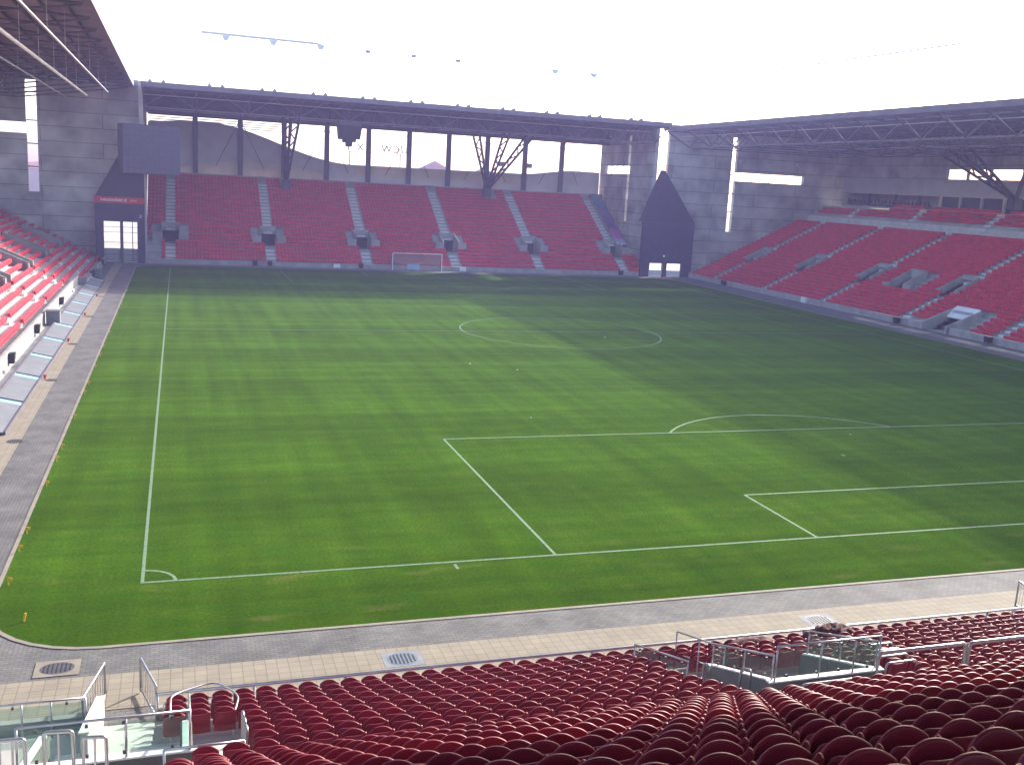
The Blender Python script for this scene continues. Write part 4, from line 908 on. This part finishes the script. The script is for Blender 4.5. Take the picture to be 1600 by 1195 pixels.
# picket guard at the very bottom left
pg = thing('picket_guard', (-1.6, -18.2, 3.9), 'steel guard of close upright bars at the bottom left corner', 'railing', RAIL)
for (x0, x1, z0, zt) in ((-2.6, -0.86, 4.0, 5.16), (-0.62, -0.25, 3.98, 5.2), (-0.12, 0.18, 3.95, 5.06)):
    MB().tube(rnd([(x0, -18.0, z0), (x0, -18.0, zt), (x1, -18.0, zt - .02), (x1, -18.0, z0)], .06), .028, 8).build('frame', 'rail', pg, smooth=True)
    n = max(2, int((x1 - x0) / .15))
    for k in range(1, n): MB().tube([(x0 + (x1 - x0) * k / n, -18.0, z0), (x0 + (x1 - x0) * k / n, -18.0, zt - .03)], .016, 6).build('bar', 'rail', pg)
MB().box(-2.6, .2, -18.08, -17.92, 3.9, 3.98).build('kerb', 'white_conc', pg)
# right exit
v = VX[1]
a, b = (v - 1.3, -15.1, 2.975), (v + 1.3, -15.1, 2.975)
balustrade('glass_balustrade', 'glass balustrade above the sunken exit at the right', [a, b], .78, [lerp(a, b, f) for f in (0, .42, .75, 1)])
a, b = (v - 1.31, -12.6, 2.08), (v - 1.31, -15.0, 2.95)
balustrade('glass_balustrade', 'sloping glass balustrade on the left wall of the right exit', [a, b], .55, [a, lerp(a, b, .55), b])
a, b = (v + 1.31, -12.6, 2.08), (v + 1.31, -15.0, 2.95)
balustrade('glass_balustrade', 'sloping glass balustrade on the far wall of the right exit', [a, b], .62, [a, lerp(a, b, .5), b])
a, b = (12.45, -12.6, 1.3), (12.45, -9.8, .4)
balustrade('glass_balustrade', 'small glass balustrade left of the right exit stairs', [a, b], .95, [a, b])
a, b = (13.6, -9.9, .45), (13.4, -12.6, 1.3)
balustrade('guard_rail', 'sloping steel guard rail in front of the right exit', [a, lerp(a, b, .5), b], 1.2, [a, lerp(a, b, .5), b], glass=False, cat='railing')
mb = MB(); mb.tube(rnd([(v - 1.3, -16.0, 2.6), (v - 1.3, -16.0, 3.35), (v + .2, -16.0, 3.35), (v + .35, -16.0, 3.0), (v + .1, -16.0, 2.6)], .14), .026, 8); mb.tube([(v - .2, -16.0, 2.6), (v - .2, -16.0, 3.35)], .02, 6)
mb.build('hoop_rail', 'rail', smooth=True, label='low steel hoop rail on the near side of the right exit', cat='railing')
mb = MB(); mb.tube(rnd([(v - 1.55, -14.2, 2.0), (v - 1.55, -14.2, 2.85), (v - 1.55, -14.6, 3.0), (v - 1.55, -14.6, 2.0)], .12), .026, 8); mb.build('hoop_rail', 'rail', smooth=True, label='upright steel hoop against the grey wall of the right exit', cat='railing')
mb = MB(); mb.tube(rnd([(v - 1.9, -13.2, 1.6), (v - 1.9, -13.2, 2.5), (v - 1.9, -13.5, 2.6), (v - 1.9, -13.5, 1.7)], .12), .026, 8); mb.build('hoop_rail', 'rail', smooth=True, label='upright steel hoop beside the left corner of the right exit', cat='railing')
for k, x0 in enumerate((14.75, 17.05, 18.75, 20.5, 22.3)):
    x1 = x0 + (2.2 if k == 0 else 1.6)
    r_ = thing('guard_rail', (x0, -16.2, 2.6), 'steel guard rail between the two near seat tiers, %s right of the exit' % ('first', 'second', 'third', 'fourth', 'fifth')[k], 'railing', 'guard rails between the near tiers')
    MB().tube(rnd([(x0, -16.2, 2.6), (x0, -16.2, 3.98), (x1, -16.2, 3.98), (x1, -16.2, 2.6)], .1), .042, 8).build('hoop', 'rail', r_, smooth=True)
    MB().tube([(x0 + .04, -16.2, 3.35), (x1 - .04, -16.2, 3.35)], .022, 6).build('mid_rail', 'rail', r_, smooth=True)
for k in range(4):
    x = 15.75 + k * .42; y = -15.3 + k * .75
    mb = MB(); mb.tube(rnd([(x, y, 2.3 - k * .26), (x, y, 3.2 - k * .26), (x + .9, y + .1, 3.15 - k * .26), (x + .9, y + .1, 2.3 - k * .26)], .12), .024, 8)
    mb.build('hoop_rail', 'rail', smooth=True, label='steel hoop rail stepping down beside the right exit', cat='railing', group='hoop rails stepping down right of the exit')
# dark red cloth heaps on the front seats
def heap(label, x, y, z, w, d, h, seed):
    rn_ = random.Random(seed); n1, n2 = 16, 10; mb = MB()
    for i in range(n1 + 1):
        for j in range(n2 + 1):
            u, q = i / n1 * 2 - 1, j / n2 * 2 - 1; e = max(0, 1 - abs(u) ** 2.4) * max(0, 1 - abs(q) ** 2.4)
            mb.v.append((x + u * w, y + q * d, z + h * (e ** .5) * (.7 + .5 * rn_.random()) if e > 0 else z))
    for i in range(n1):
        for j in range(n2): k = i * (n2 + 1) + j; mb.f.append((k, k + n2 + 1, k + n2 + 2, k + 1))
    mb.add([(x - w, y - d, z - .1), (x + w, y - d, z - .1), (x + w, y + d, z - .1), (x - w, y + d, z - .1)], [(0, 1, 2, 3)])
    mb.build('cloth_heap', 'dark_cloth', smooth=True, label=label, cat='cloth')
heap('crumpled dark red cloth heap on the front seats left of centre of the right exit', 16.1, -9.75, .92, .75, .3, .22, 3)
heap('crumpled dark red cloth heap on the front seats farther right', 18.6, -9.7, .92, .8, .3, .36, 5)
# bluish haze volume added to stand in for lens glare
hz = MB().box(-440, 540, -180, 640, -1.2, 36).build('haze', 'dark', label='thin bluish haze added in place of lens glare', cat='haze', kind='stuff')
mt = bpy.data.materials.new('glare_haze'); mt.use_nodes = True; t = mt.node_tree; t.nodes.remove(t.nodes['Principled BSDF'])
pv = t.nodes.new('ShaderNodeVolumePrincipled'); pv.inputs['Color'].default_value = (0.50, 0.46, 1.0, 1); pv.inputs['Density'].default_value = 0.00088; pv.inputs['Anisotropy'].default_value = 0.15
t.links.new(pv.outputs[0], t.nodes['Material Output'].inputs['Volume']); hz.data.materials.clear(); hz.data.materials.append(mt)
print('seats', len(SEATS), 'near', len(near), 'objs', len(bpy.data.objects))
